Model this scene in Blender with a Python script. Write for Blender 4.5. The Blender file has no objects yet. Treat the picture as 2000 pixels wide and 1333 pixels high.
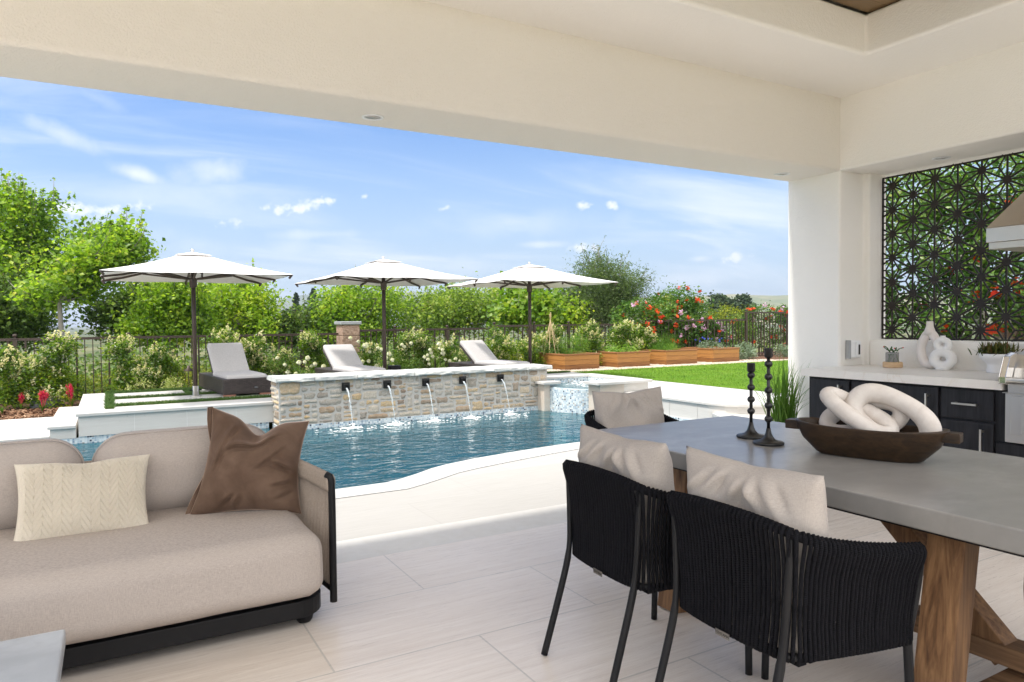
import bpy, math, random
import numpy as np
from mathutils import Vector, Matrix
PI = math.pi
S = bpy.context.scene
COL = S.collection

# ------------------------------------------------------------------ camera
# solved from the photograph's vanishing points: 24.75 mm lens, 29.75 deg right of +Y,
# 1.64 deg down, 0.56 deg roll, eye height 1.345 m
F_PX, YAW, PITCH, ROLL, EYE = 1375.04, .519278, .0285744, -.0098468, 1.345
def _cam():
    cy, sy = math.cos(YAW), math.sin(YAW)
    F = np.array([sy, cy, 0.]); R = np.array([cy, -sy, 0.]); U = np.array([0, 0, 1.])
    cp, sp = math.cos(PITCH), math.sin(PITCH)
    F2 = F*cp - U*sp; U2 = U*cp + F*sp
    cr, sr = math.cos(ROLL), math.sin(ROLL)
    return R*cr + U2*sr, U2*cr - R*sr, F2
RX, UP, FW = _cam()
cd = bpy.data.cameras.new('camera'); cam = bpy.data.objects.new('camera', cd); COL.objects.link(cam)
cd.sensor_width = 36; cd.lens = F_PX*36/2000; cd.clip_start = .05; cd.clip_end = 20000
cam.matrix_world = Matrix(((RX[0], UP[0], -FW[0], 0), (RX[1], UP[1], -FW[1], 0), (RX[2], UP[2], -FW[2], EYE), (0, 0, 0, 1)))
S.camera = cam
def ray(px, py): return RX*((px-1000)/F_PX) - UP*((py-666.5)/F_PX) + FW
def onY(px, py, y): d = ray(px, py); return np.array([0, 0, EYE]) + d*(y/d[1])
def onZ(px, py, z): d = ray(px, py); return np.array([0, 0, EYE]) + d*((z-EYE)/d[2])
def onX(px, py, x): d = ray(px, py); return np.array([0, 0, EYE]) + d*(x/d[0])

# ------------------------------------------------------------------ render look
S.view_settings.view_transform = 'Standard'; S.view_settings.look = 'None'
S.view_settings.exposure = EXPO = 1.05
S.view_settings.gamma = 1
cy_ = S.cycles
cy_.use_denoising = True
cy_.max_bounces = 9; cy_.diffuse_bounces = 5; cy_.glossy_bounces = 4; cy_.transmission_bounces = 6
cy_.transparent_max_bounces = 10; cy_.volume_bounces = 0
cy_.sample_clamp_indirect = 6; cy_.caustics_reflective = False; cy_.caustics_refractive = False
cy_.use_adaptive_sampling = True; cy_.adaptive_threshold = .012

# ------------------------------------------------------------------ sun and sky
SUN_EL, SUN_AZ = math.radians(63), math.radians(-84)      # azimuth measured from +Y towards +X: high, over the left side
sl = bpy.data.lights.new('sun', 'SUN'); sun = bpy.data.objects.new('sun', sl); COL.objects.link(sun)
sl.energy = 2.1; sl.angle = math.radians(4); sl.color = (1, .955, .88)
sd = Vector((math.sin(SUN_AZ)*math.cos(SUN_EL), math.cos(SUN_AZ)*math.cos(SUN_EL), math.sin(SUN_EL)))
sun.rotation_euler = sd.to_track_quat('Z', 'Y').to_euler()
W = bpy.data.worlds.new('World'); S.world = W; W.use_nodes = True
nt = W.node_tree; nt.nodes.clear()
def wn(t, **k):
    n = nt.nodes.new(t)
    for a, b in k.items(): setattr(n, a, b)
    return n
def wmath(op, a, b=None, c=None, clamp=False):
    n = wn('ShaderNodeMath', operation=op, use_clamp=clamp)
    for i, v in enumerate((a, b, c)):
        if v is None: continue
        if isinstance(v, (int, float)): n.inputs[i].default_value = v
        else: nt.links.new(v, n.inputs[i])
    return n.outputs[0]
tc = wn('ShaderNodeTexCoord')
nrm = wn('ShaderNodeVectorMath', operation='NORMALIZE'); nt.links.new(tc.outputs['Generated'], nrm.inputs[0]); DIR = nrm.outputs[0]
sky = wn('ShaderNodeTexSky', sky_type='NISHITA'); sky.sun_disc = False
sky.sun_elevation = SUN_EL; sky.sun_rotation = SUN_AZ; sky.altitude = 50; sky.air_density = 1.0; sky.dust_density = .6; sky.ozone_density = 1.2
sep = wn('ShaderNodeSeparateXYZ'); nt.links.new(DIR, sep.inputs[0])
# thin cirrus: noise on the plane of the cloud layer
zz = wmath('ADD', wmath('MAXIMUM', sep.outputs[2], 0.0), .13)
px_, py_ = wmath('DIVIDE', sep.outputs[0], zz), wmath('DIVIDE', sep.outputs[1], zz)
cmb = wn('ShaderNodeCombineXYZ'); nt.links.new(wmath('MULTIPLY', px_, .55), cmb.inputs[0]); nt.links.new(wmath('MULTIPLY', py_, 1.5), cmb.inputs[1])
n1 = wn('ShaderNodeTexNoise'); n1.inputs['Scale'].default_value = .9; n1.inputs['Detail'].default_value = 7; n1.inputs['Roughness'].default_value = .58; n1.inputs['Distortion'].default_value = .6
nt.links.new(cmb.outputs[0], n1.inputs['Vector'])
mr = wn('ShaderNodeMapRange', interpolation_type='SMOOTHSTEP'); mr.inputs[1].default_value = .43; mr.inputs[2].default_value = .80; mr.inputs[3].default_value = 0; mr.inputs[4].default_value = .85
nt.links.new(n1.outputs['Fac'], mr.inputs[0])
# detail noise that frays the edges of the single clouds
n2 = wn('ShaderNodeTexNoise'); n2.inputs['Scale'].default_value = 62; n2.inputs['Detail'].default_value = 8; n2.inputs['Roughness'].default_value = .6
nt.links.new(DIR, n2.inputs['Vector'])
n3 = wn('ShaderNodeTexNoise'); n3.inputs['Scale'].default_value = 15; n3.inputs['Detail'].default_value = 5; n3.inputs['Roughness'].default_value = .55
nt.links.new(DIR, n3.inputs['Vector'])
def puff(cx, cy, w, h, tilt=0, soft=False, amt=1.0):
    """one cloud: an ellipse of sky directions round (cx, cy) with a frayed edge"""
    d = ray(cx, cy); d = d/np.linalg.norm(d)
    a = np.cross(d, [0, 0, 1.]); a /= np.linalg.norm(a); b = np.cross(a, d)
    ct, st = math.cos(tilt), math.sin(tilt)
    a, b = a*ct + b*st, b*ct - a*st
    def dot(v, s):
        n = wn('ShaderNodeVectorMath', operation='DOT_PRODUCT'); nt.links.new(DIR, n.inputs[0]); n.inputs[1].default_value = v/s
        return n.outputs['Value']
    x, y = dot(a, w/F_PX), dot(b, h/F_PX)
    r = wmath('SQRT', wmath('MULTIPLY_ADD', x, x, wmath('MULTIPLY', y, y)))
    v = wmath('SUBTRACT', 1.0, r)
    nz = wmath('SUBTRACT', (n3 if soft else n2).outputs['Fac'], .5)
    v = wmath('MULTIPLY_ADD', nz, 2.3 if soft else 3.4, v)
    m = wn('ShaderNodeMapRange', interpolation_type='SMOOTHSTEP'); m.inputs[1].default_value = .02; m.inputs[2].default_value = 1.25 if soft else 1.05
    m.inputs[3].default_value = 0; m.inputs[4].default_value = amt
    nt.links.new(v, m.inputs[0])
    front = wn('ShaderNodeVectorMath', operation='DOT_PRODUCT'); nt.links.new(DIR, front.inputs[0]); front.inputs[1].default_value = d
    return wmath('MULTIPLY', m.outputs[0], wmath('GREATER_THAN', front.outputs['Value'], .3))
mask = mr.outputs[0]
for p in [(430, 335, 95, 42, .1, True, .75), (268, 341, 62, 18, -.25, True, .8), (120, 262, 80, 22, -.3, True, .6), (185, 190, 90, 22, -.35, True, .35),
          (118, 408, 66, 22, -.05), (206, 411, 38, 13), (272, 403, 26, 13, .2), (215, 440, 100, 24, -.1, True, .6), (568, 408, 78, 15, .14), (625, 393, 34, 9),
          (452, 433, 26, 12, .1), (712, 385, 12, 8), (868, 408, 15, 7, .2), (1137, 402, 15, 9), (1195, 402, 14, 14, .5), (640, 458, 150, 14, .04, True, .5),
          (1060, 478, 60, 9, 0, True, .6), (1135, 483, 40, 12), (1440, 503, 32, 14), (1365, 506, 30, 9, 0, True, .7), (880, 520, 240, 26, 0, True, .4), (1330, 545, 190, 22, 0, True, .5),
          (1000, 440, 260, 30, .05, True, .3), (560, 490, 200, 26, 0, True, .4)]:
    mask = wmath('MAXIMUM', mask, puff(*p))
gain = wn('ShaderNodeMix', data_type='RGBA', blend_type='MULTIPLY'); gain.inputs['Factor'].default_value = 1
SKY_GAIN = gain.inputs['B']; SKY_GAIN.default_value = (.265, .57, .94, 1)
nt.links.new(sky.outputs[0], gain.inputs['A'])
# pale band of moisture towards the horizon
band = wn('ShaderNodeMapRange', interpolation_type='SMOOTHSTEP'); band.inputs[1].default_value = .38; band.inputs[2].default_value = .01; band.inputs[3].default_value = 0; band.inputs[4].default_value = .9
nt.links.new(sep.outputs[2], band.inputs[0])
mixh = wn('ShaderNodeMix', data_type='RGBA'); mixh.inputs['B'].default_value = HORIZ = (3.1, 3.9, 4.75, 1)
nt.links.new(band.outputs[0], mixh.inputs['Factor']); nt.links.new(gain.outputs['Result'], mixh.inputs['A'])
mixc = wn('ShaderNodeMix', data_type='RGBA'); mixc.inputs['B'].default_value = CLOUD = (5.2, 5.5, 5.9, 1)
nt.links.new(mask, mixc.inputs['Factor']); nt.links.new(mixh.outputs['Result'], mixc.inputs['A'])
# added fill light from unseen sky overhead and behind: a veil of white cloud
fill_veil = wn('ShaderNodeMapRange', interpolation_type='SMOOTHSTEP'); fill_veil.inputs[1].default_value = .40; fill_veil.inputs[2].default_value = .62; fill_veil.inputs[3].default_value = 0; fill_veil.inputs[4].default_value = .8
nt.links.new(sep.outputs[2], fill_veil.inputs[0])
mixv = wn('ShaderNodeMix', data_type='RGBA'); mixv.inputs['B'].default_value = (6.6, 6.6, 6.6, 1)
nt.links.new(fill_veil.outputs[0], mixv.inputs['Factor']); nt.links.new(mixc.outputs['Result'], mixv.inputs['A'])
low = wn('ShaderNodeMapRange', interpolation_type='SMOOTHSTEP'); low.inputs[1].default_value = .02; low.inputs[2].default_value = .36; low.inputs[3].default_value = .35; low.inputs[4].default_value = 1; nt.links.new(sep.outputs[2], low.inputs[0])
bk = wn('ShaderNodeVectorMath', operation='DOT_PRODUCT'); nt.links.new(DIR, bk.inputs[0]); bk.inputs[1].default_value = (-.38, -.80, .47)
fill_bank = wn('ShaderNodeMapRange', interpolation_type='SMOOTHSTEP'); fill_bank.inputs[1].default_value = .12; fill_bank.inputs[2].default_value = .55; fill_bank.inputs[3].default_value = 0; fill_bank.inputs[4].default_value = 1
nt.links.new(bk.outputs['Value'], fill_bank.inputs[0])
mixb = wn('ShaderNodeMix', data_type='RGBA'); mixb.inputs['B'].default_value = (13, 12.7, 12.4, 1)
nt.links.new(wmath('MULTIPLY', fill_bank.outputs[0], low.outputs[0]), mixb.inputs['Factor']); nt.links.new(mixv.outputs['Result'], mixb.inputs['A'])
bg = wn('ShaderNodeBackground'); bg.inputs['Strength'].default_value = .10
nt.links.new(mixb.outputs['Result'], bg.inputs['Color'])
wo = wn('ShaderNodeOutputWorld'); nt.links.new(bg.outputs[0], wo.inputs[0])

# ------------------------------------------------------------------ object helpers
def thing(name, label, cat, loc=(0, 0, 0), rot=0, group=None, world=False):
    o = bpy.data.objects.new(name, None); COL.objects.link(o); o.empty_display_size = .1
    o.location = loc; o.rotation_euler = (0, 0, rot); tag(o, label, cat, group)
    if world: WORLD.add(o.name)
    return o
WORLD = set()
def tag(o, label=None, cat=None, group=None, kind=None):
    if label: o['label'] = label
    if cat: o['category'] = cat
    if group: o['group'] = group
    if kind: o['kind'] = kind
    return o
def root_of(o):
    while o.parent: o = o.parent
    return o
class MB:
    """collects shapes; build() links them as ONE mesh object"""
    def __init__(s): s.v = []; s.f = []; s.n = 0
    def add(s, v, f):
        v = np.asarray(v, float).reshape(-1, 3); s.v.append(v); n = s.n
        s.f += [tuple(i+n for i in q) for q in f]; s.n += len(v); return s
    def quads(s, v):                                    # (N,4,3) loose quads
        v = np.asarray(v, float); N = len(v); s.v.append(v.reshape(-1, 3)); n = s.n
        s.f += [tuple(q) for q in (np.arange(N*4).reshape(N, 4)+n).tolist()]; s.n += N*4; return s
    def box(s, x0, x1, y0, y1, z0, z1, M=None):
        v = np.array([(x, y, z) for z in (z0, z1) for y in (y0, y1) for x in (x0, x1)], float)
        if M is not None: v = np.array([M @ Vector(p) for p in v])
        return s.add(v, [(0, 2, 3, 1), (4, 5, 7, 6), (0, 1, 5, 4), (2, 6, 7, 3), (0, 4, 6, 2), (1, 3, 7, 5)])
    def beam(s, a, b, w, h, up=(0, 0, 1)):              # rectangular bar from a to b
        a, b, up = np.array(a, float), np.array(b, float), np.array(up, float)
        d = b-a; d /= np.linalg.norm(d)
        if abs(d @ up) > .98: up = np.array([0, 1., 0])
        x = np.cross(d, up); x /= np.linalg.norm(x); y = np.cross(x, d)
        v = [p+x*sx*w/2+y*sy*h/2 for p in (a, b) for sx, sy in ((-1, -1), (1, -1), (1, 1), (-1, 1))]
        return s.add(v, [(3, 2, 1, 0), (4, 5, 6, 7)]+[(i, (i+1) % 4, 4+(i+1) % 4, 4+i) for i in range(4)])
    def prism(s, poly, z0, z1):
        n = len(poly); a = sum(poly[i][0]*poly[(i+1) % n][1]-poly[(i+1) % n][0]*poly[i][1] for i in range(n))
        if a < 0: poly = poly[::-1]
        v = [(x, y, z0) for x, y in poly]+[(x, y, z1) for x, y in poly]
        return s.add(v, [tuple(range(n-1, -1, -1)), tuple(range(n, 2*n))]+[(i, (i+1) % n, n+(i+1) % n, n+i) for i in range(n)])
    def tube(s, pts, r, n=8, closed=False, flat=1.0):
        P = np.asarray(pts, float); m = len(P); r = np.broadcast_to(np.asarray(r, float), (m,))
        T = np.roll(P, -1, 0)-np.roll(P, 1, 0)
        if not closed: T[0] = P[1]-P[0]; T[-1] = P[-1]-P[-2]
        T /= np.linalg.norm(T, axis=1)[:, None]+1e-12
        u = np.cross(T[0], [0, 0, 1.]);
        if np.linalg.norm(u) < .1: u = np.cross(T[0], [1., 0, 0])
        u /= np.linalg.norm(u); V = []
        ang = np.arange(n)*2*PI/n; ca, sa = np.cos(ang), np.sin(ang)*flat
        for i in range(m):
            u = u-T[i]*(u@T[i]); u /= np.linalg.norm(u); w = np.cross(T[i], u)
            V.append(P[i]+r[i]*(ca[:, None]*u+sa[:, None]*w))
        f = []
        for i in range(m if closed else m-1):
            j = (i+1) % m
            f += [(i*n+k, i*n+(k+1) % n, j*n+(k+1) % n, j*n+k) for k in range(n)]
        if not closed: f += [tuple(range(n-1, -1, -1)), tuple((m-1)*n+k for k in range(n))]
        return s.add(np.concatenate(V), f)
    def lathe(s, prof, n=32, c=(0, 0, 0)):
        V = [(c[0]+r*math.cos(2*PI*k/n), c[1]+r*math.sin(2*PI*k/n), c[2]+z) for r, z in prof for k in range(n)]
        m = len(prof); f = [(i*n+k, i*n+(k+1) % n, (i+1)*n+(k+1) % n, (i+1)*n+k) for i in range(m-1) for k in range(n)]
        if prof[0][0] > 1e-5: f.append(tuple(range(n-1, -1, -1)))
        if prof[-1][0] > 1e-5: f.append(tuple((m-1)*n+k for k in range(n)))
        return s.add(V, f)
    def grid(s, P, close_u=False):                      # P (nu,nv,3)
        P = np.asarray(P, float); nu, nv = P.shape[:2]; f = []
        for i in range(nu if close_u else nu-1):
            a, b = i*nv, ((i+1) % nu)*nv
            f += [(a+j, b+j, b+j+1, a+j+1) for j in range(nv-1)]
        return s.add(P.reshape(-1, 3), f)
    def rbox(s, c, size, r, n=6, puff=(0, 0, 0), dent=0):       # rounded box with optional crowned faces
        c, h = np.array(c, float), np.array(size, float)/2
        g = np.linspace(-1, 1, 2*n+1); t = np.sign(g)*np.abs(g)**.8
        for ax in range(3):
            for sg in (-1, 1):
                A, B = np.meshgrid(t, t, indexing='ij'); Q = np.zeros(A.shape+(3,))
                o1, o2 = (ax+1) % 3, (ax+2) % 3
                Q[..., ax] = sg*h[ax]; Q[..., o1] = A*h[o1]; Q[..., o2] = B*h[o2]
                inner = np.clip(Q, -(h-r), h-r); d = Q-inner; L = np.linalg.norm(d, axis=-1, keepdims=True)+1e-9
                P = inner+d/L*r
                un = P/h
                for k in range(3):
                    if puff[k]: P[..., k] += np.sign(P[..., k])*puff[k]*np.clip(1-un[..., (k+1) % 3]**2, 0, 1)*np.clip(1-un[..., (k+2) % 3]**2, 0, 1)*np.abs(un[..., k])
                if dent: P = P*(1+dent*(np.sin(P[..., :1]*9+P[..., 2:]*7+1)*np.sin(P[..., 1:2]*8+2)+.5*np.sin(P[..., :1]*23+P[..., 1:2]*17)))
                if sg < 0: P = P[:, ::-1]
                s.grid(P+c)
        return s
    def build(s, name, m, parent=None, smooth=False, bevel=0, seg=2, merge=False, sub=0):
        V = np.concatenate(s.v) if s.v else np.zeros((0, 3))
        if parent is not None:
            rt = root_of(parent)
            if rt.name in WORLD: V = V-np.array(rt.location)
        me = bpy.data.meshes.new(name); me.from_pydata(V.tolist(), [], s.f)
        for x in (m if isinstance(m, (list, tuple)) else [m]): me.materials.append(x)
        if smooth: me.polygons.foreach_set('use_smooth', [True]*len(me.polygons))
        if merge:
            import bmesh
            b = bmesh.new(); b.from_mesh(me); bmesh.ops.remove_doubles(b, verts=b.verts, dist=1e-4); bmesh.ops.recalc_face_normals(b, faces=b.faces); b.to_mesh(me); b.free()
        me.update()
        o = bpy.data.objects.new(name, me); COL.objects.link(o)
        if parent is not None: o.parent = parent
        if bevel:
            q = o.modifiers.new('bevel', 'BEVEL'); q.width = bevel; q.segments = seg; q.limit_method = 'ANGLE'; q.angle_limit = math.radians(40)
        if sub:
            q = o.modifiers.new('sub', 'SUBSURF'); q.levels = q.render_levels = sub
        return o
def struct(o, kind='structure'): o['kind'] = kind; return o
def dup(o, parent=None):
    c = o.copy(); COL.objects.link(c)
    if parent is not None: c.parent = parent
    for ch in list(o.children): dup(ch, c)
    return c

# ------------------------------------------------------------------ materials
class NT:
    def __init__(s, name):
        s.m = bpy.data.materials.new(name); s.m.use_nodes = True; s.t = s.m.node_tree; s.t.nodes.clear()
        s.out = s.n('ShaderNodeOutputMaterial'); s.b = s.n('ShaderNodeBsdfPrincipled'); s.l(s.b.outputs[0], s.out.inputs[0])
        s.tc = s.n('ShaderNodeTexCoord')
    def n(s, t, **k):
        q = s.t.nodes.new(t)
        for a, b in k.items(): setattr(q, a, b)
        return q
    def l(s, a, b): s.t.links.new(a, b)
    def put(s, sock, v):
        if isinstance(v, bpy.types.NodeSocket): s.l(v, sock)
        else: sock.default_value = v
    def math(s, op, *a):
        q = s.n('ShaderNodeMath', operation=op)
        for i, v in enumerate(a): s.put(q.inputs[i], v)
        return q.outputs[0]
    def obj(s, scale=(1, 1, 1), loc=(0, 0, 0), rot=(0, 0, 0), src='Object'):
        q = s.n('ShaderNodeMapping'); s.l(s.tc.outputs[src], q.inputs[0]); q.inputs['Scale'].default_value = scale; q.inputs['Location'].default_value = loc; q.inputs['Rotation'].default_value = rot
        return q.outputs[0]
    def noise(s, scale, vec=None, detail=4, rough=.55, dist=0):
        q = s.n('ShaderNodeTexNoise'); q.inputs['Scale'].default_value = scale; q.inputs['Detail'].default_value = detail; q.inputs['Roughness'].default_value = rough; q.inputs['Distortion'].default_value = dist
        s.l(vec if vec is not None else s.tc.outputs['Object'], q.inputs['Vector']); return q.outputs['Fac']
    def vor(s, scale, vec=None, feature='F1', out='Distance'):
        q = s.n('ShaderNodeTexVoronoi', feature=feature); q.inputs['Scale'].default_value = scale
        s.l(vec if vec is not None else s.tc.outputs['Object'], q.inputs['Vector']); return q.outputs[out]
    def ramp(s, fac, stops, interp='LINEAR'):
        q = s.n('ShaderNodeValToRGB'); q.color_ramp.interpolation = interp; e = q.color_ramp.elements
        while len(e) < len(stops): e.new(.5)
        for i, (p, c) in enumerate(stops): e[i].position = p; e[i].color = (*c[:3], 1)
        s.put(q.inputs[0], fac); return q.outputs[0]
    def mix(s, fac, a, b, mode='MIX'):
        q = s.n('ShaderNodeMix', data_type='RGBA', blend_type=mode)
        s.put(q.inputs['Factor'], fac)
        for nm, v in (('A', a), ('B', b)):
            if isinstance(v, bpy.types.NodeSocket): s.l(v, q.inputs[nm])
            else: q.inputs[nm].default_value = (*v[:3], 1)
        return q.outputs['Result']
    def rng(s, v, a, b, c, d):
        q = s.n('ShaderNodeMapRange'); s.put(q.inputs[0], v)
        for i, x in enumerate((a, b, c, d)): q.inputs[i+1].default_value = x
        return q.outputs[0]
    def bump(s, h, strength=.3, dist=.01, normal=None):
        q = s.n('ShaderNodeBump'); q.inputs['Strength'].default_value = strength; q.inputs['Distance'].default_value = dist
        s.l(h, q.inputs['Height'])
        if normal is not None: s.l(normal, q.inputs['Normal'])
        s.l(q.outputs[0], s.b.inputs['Normal']); return q.outputs[0]
    def set(s, color=None, rough=None, metal=None, spec=None, **k):
        if color is not None:
            if isinstance(color, bpy.types.NodeSocket): s.l(color, s.b.inputs['Base Color'])
            else: s.b.inputs['Base Color'].default_value = (*color[:3], 1)
        if rough is not None: s.put(s.b.inputs['Roughness'], rough)
        if metal is not None: s.put(s.b.inputs['Metallic'], metal)
        if spec is not None: s.b.inputs['Specular IOR Level'].default_value = spec
        for a, v in k.items(): s.b.inputs[a].default_value = v
        return s
    def island(s): return s.n('ShaderNodeNewGeometry').outputs['Random Per Island']
def plain(name, c, rough=.5, metal=0, var=.08, scale=6, bump=0, bscale=200, spec=None):
    """a painted / cast surface: slight tone drift and fine grain"""
    t = NT(name); f = t.noise(scale)
    col = t.mix(f, [x*(1-var) for x in c], [min(1, x*(1+var)) for x in c])
    t.set(col, t.rng(t.noise(scale*3), 0, 1, rough*.85, min(1, rough*1.15)), metal, spec)
    if bump: t.bump(t.noise(bscale, detail=3), bump, .004)
    return t.m
def leafmat(name, stops, trans=.38, rough=.5, spec=.35, clump=1.7):
    t = NT(name); r = t.math('ADD', t.math('MULTIPLY', t.island(), .62), t.math('SUBTRACT', t.math('MULTIPLY', t.noise(clump, detail=2), 1.5), .56))
    col = t.ramp(r, stops)
    t.set(col, rough, 0, spec)
    tr = t.n('ShaderNodeBsdfTranslucent'); t.l(t.mix(1, col, (1.45, 1.55, .7), 'MULTIPLY'), tr.inputs[0])
    mx = t.n('ShaderNodeMixShader'); mx.inputs[0].default_value = trans
    t.l(t.b.outputs[0], mx.inputs[1]); t.l(tr.outputs[0], mx.inputs[2]); t.l(mx.outputs[0], t.out.inputs[0])
    return t.m
def stucco(name, c, strength=.35, scale=170):
    t = NT(name)
    col = t.mix(t.noise(1.1, detail=5), [x*.955 for x in c], [min(1, x*1.03) for x in c])
    t.set(col, .88, 0, .25)
    h = t.math('ADD', t.math('MULTIPLY', t.noise(scale, detail=2, rough=.5), 1.0), t.math('MULTIPLY', t.noise(scale*.33, detail=2), .7))
    t.bump(h, strength, .006); return t.m
def fabric(name, c, weave=900, var=.1, bump=.25, slub=True, sheen=0):
    t = NT(name)
    v1 = t.noise(1, t.obj((weave*.06, weave*.06, weave*.6)), 2); v2 = t.noise(1, t.obj((weave*.6, weave*.6, weave*.04)), 2)
    w = t.math('MULTIPLY', t.math('ADD', v1, v2), .5)
    col = t.mix(t.rng(w, .35, .65, 0, 1), [x*(1-var*1.6) for x in c], [min(1, x*(1+var)) for x in c])
    t.set(col, .92, 0, .15)
    if sheen: t.b.inputs['Sheen Weight'].default_value = sheen; t.b.inputs['Sheen Roughness'].default_value = .4
    t.bump(w, bump, .003); return t.m
def wood(name, dark, light, along=(1, 1, 12), scale=9, rough=.55, island=.0, knots=False):
    """grain stretched along the axis with the SMALL scale factor"""
    t = NT(name); v = t.obj(along)
    g = t.noise(scale, v, 6, .6, 1.2); g2 = t.noise(scale*4, v, 3, .6, .3)
    f = t.math('ADD', t.math('MULTIPLY', g, .75), t.math('MULTIPLY', g2, .3))
    if island: f = t.math('ADD', f, t.math('MULTIPLY', t.math('SUBTRACT', t.island(), .5), island))
    col = t.ramp(f, [(.3, dark), (.5, [(a+b)/2 for a, b in zip(dark, light)]), (.72, light)])
    if knots:
        k = t.vor(1, t.obj(knots)); col = t.mix(t.ramp(k, [(.05, (1, 1, 1)), (.13, (0, 0, 0))]), col, [x*.35 for x in dark])
    t.set(col, t.rng(g2, .3, .7, rough*.85, rough*1.1), 0, .35)
    t.bump(g2, .22, .003); return t.m
def mosaic(name, size=.024, uv=False):
    t = NT(name)
    if uv: u, z = None, None
    sp = t.n('ShaderNodeSeparateXYZ'); t.l(t.tc.outputs['UV' if uv else 'Object'], sp.inputs[0])
    if uv: u, z = sp.outputs[0], sp.outputs[1]
    else: u, z = t.math('ADD', sp.outputs[0], sp.outputs[1]), sp.outputs[2]
    a, b = t.math('DIVIDE', u, size), t.math('DIVIDE', z, size)
    cb = t.n('ShaderNodeCombineXYZ'); t.l(t.math('FLOOR', a), cb.inputs[0]); t.l(t.math('FLOOR', b), cb.inputs[1])
    wnz = t.n('ShaderNodeTexWhiteNoise', noise_dimensions='3D'); t.l(cb.outputs[0], wnz.inputs['Vector'])
    col = t.ramp(wnz.outputs['Value'], [(0, (.50, .60, .66)), (.22, (.66, .74, .78)), (.42, (.36, .48, .58)), (.55, (.75, .80, .81)), (.72, (.58, .64, .66)), (.82, (.24, .34, .45)), (.90, (.45, .42, .38)), (.95, (.05, .07, .12))], 'CONSTANT')
    fa, fb = t.math('FRACT', a), t.math('FRACT', b)
    edge = t.math('MINIMUM', t.math('MINIMUM', fa, t.math('SUBTRACT', 1.0, fa)), t.math('MINIMUM', fb, t.math('SUBTRACT', 1.0, fb)))
    g = t.ramp(edge, [(.05, (1, 1, 1)), (.09, (0, 0, 0))])
    t.set(t.mix(g, col, (.62, .66, .68)), t.math('ADD', .12, t.math('MULTIPLY', g, .6)), 0, .6)
    t.bump(t.ramp(edge, [(.03, (0, 0, 0)), (.14, (1, 1, 1))]), .35, .002)
    return t.m
def travertine(name, base, streak, brick=None, rough=.33, streakdir=(1.2, 26, 1), grout=(.62, .59, .55), amt=1.0, pits=True):
    t = NT(name); v = t.obj(streakdir)
    s1 = t.noise(1.3, v, 6, .6, .5); s2 = t.noise(5, v, 4, .6, .4); cl = t.noise(.9, detail=4)
    f = t.math('ADD', t.math('MULTIPLY', s1, .6), t.math('MULTIPLY', s2, .4))
    col = t.mix(t.rng(f, .38, .66, 0, amt), base, streak)
    col = t.mix(t.rng(cl, .4, .7, 0, .35), col, [min(1, x*1.06) for x in base])
    if pits:
        pt = t.vor(5.5, t.obj((2.2, 9, 1))); pm = t.ramp(pt, [(.03, (1, 1, 1)), (.085, (0, 0, 0))])
        pm = t.math('MULTIPLY', pm, t.ramp(t.noise(1.7), [(.5, (0, 0, 0)), (.6, (1, 1, 1))]))
        col = t.mix(t.math('MULTIPLY', pm, .55), col, [x*.45 for x in streak])
    if brick:
        x0, y0, bw, rh, mo = brick
        q = t.n('ShaderNodeTexBrick'); t.l(t.obj(loc=(-x0, -y0, 0)), q.inputs['Vector'])
        q.inputs['Scale'].default_value = 1; q.inputs['Brick Width'].default_value = bw; q.inputs['Row Height'].default_value = rh; q.inputs['Mortar Size'].default_value = mo; q.inputs['Mortar Smooth'].default_value = .1
        q.inputs['Color1'].default_value = (.93, .92, .90, 1); q.inputs['Color2'].default_value = (1, 1, 1, 1); q.inputs['Mortar'].default_value = (1, 1, 1, 1)
        col = t.mix(1, col, q.outputs['Color'], 'MULTIPLY'); col = t.mix(q.outputs['Fac'], col, grout)
        h = t.math('ADD', t.math('MULTIPLY', q.outputs['Fac'], -1.0), t.math('MULTIPLY', s2, .08))
        t.bump(h, .35, .0015)
    else: t.bump(s2, .06, .002)
    t.set(col, t.rng(s2, .3, .7, rough*.8, rough*1.25), 0, .42)
    return t.m

M = {}
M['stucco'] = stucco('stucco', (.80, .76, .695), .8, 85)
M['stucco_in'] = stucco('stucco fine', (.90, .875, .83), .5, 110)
M['boards'] = wood('ceiling boards', (.16, .105, .055), (.25, .17, .09), (.6, 9, 1), 3, .5)
M['floor'] = travertine('vein cut tile', (.84, .775, .715), (.67, .59, .525), (1.9675, 3.27, 1.245, .6055, .0042), .30, grout=(.56, .52, .475), amt=1.0)
M['thresh'] = travertine('sandblasted tile', (.66, .645, .62), (.58, .56, .53), (1.644, 3.874, .624, .5, .003), .6, (3, 3, 3), amt=.7, pits=False)
M['deck'] = travertine('deck stone', (.50, .485, .46), (.43, .415, .39), (1.28, 4.27, 1.22, .61, .0028), .55, grout=(.40, .38, .35), amt=.8)
M['coping'] = travertine('coping stone', (.60, .585, .56), (.53, .51, .48), None, .5, amt=.8)
M['riser'] = travertine('riser stone', (.66, .635, .60), (.58, .55, .51), None, .6, (1, 1, 14), amt=.8)
M['tan_stone'] = travertine('wet tan stone', (.60, .50, .41), (.68, .62, .55), None, .5, (1, 1, 3), amt=1)
M['mosaic'] = mosaic('glass mosaic', .026)
M['mosaic_uv'] = mosaic('glass mosaic round', .026, True)
M['black_metal'] = plain('charcoal powder coat', (.008, .008, .0092), .45, 0, .1, spec=.25)
M['iron'] = plain('cast black iron', (.012, .012, .012), .38, 0, .25, 25, .3, 90)
M['bronze'] = plain('bronze paint', (.075, .052, .042), .45, .25, .12)
M['screen'] = plain('dark bronze screen', (.022, .016, .013), .5, .3, .1)
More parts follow.
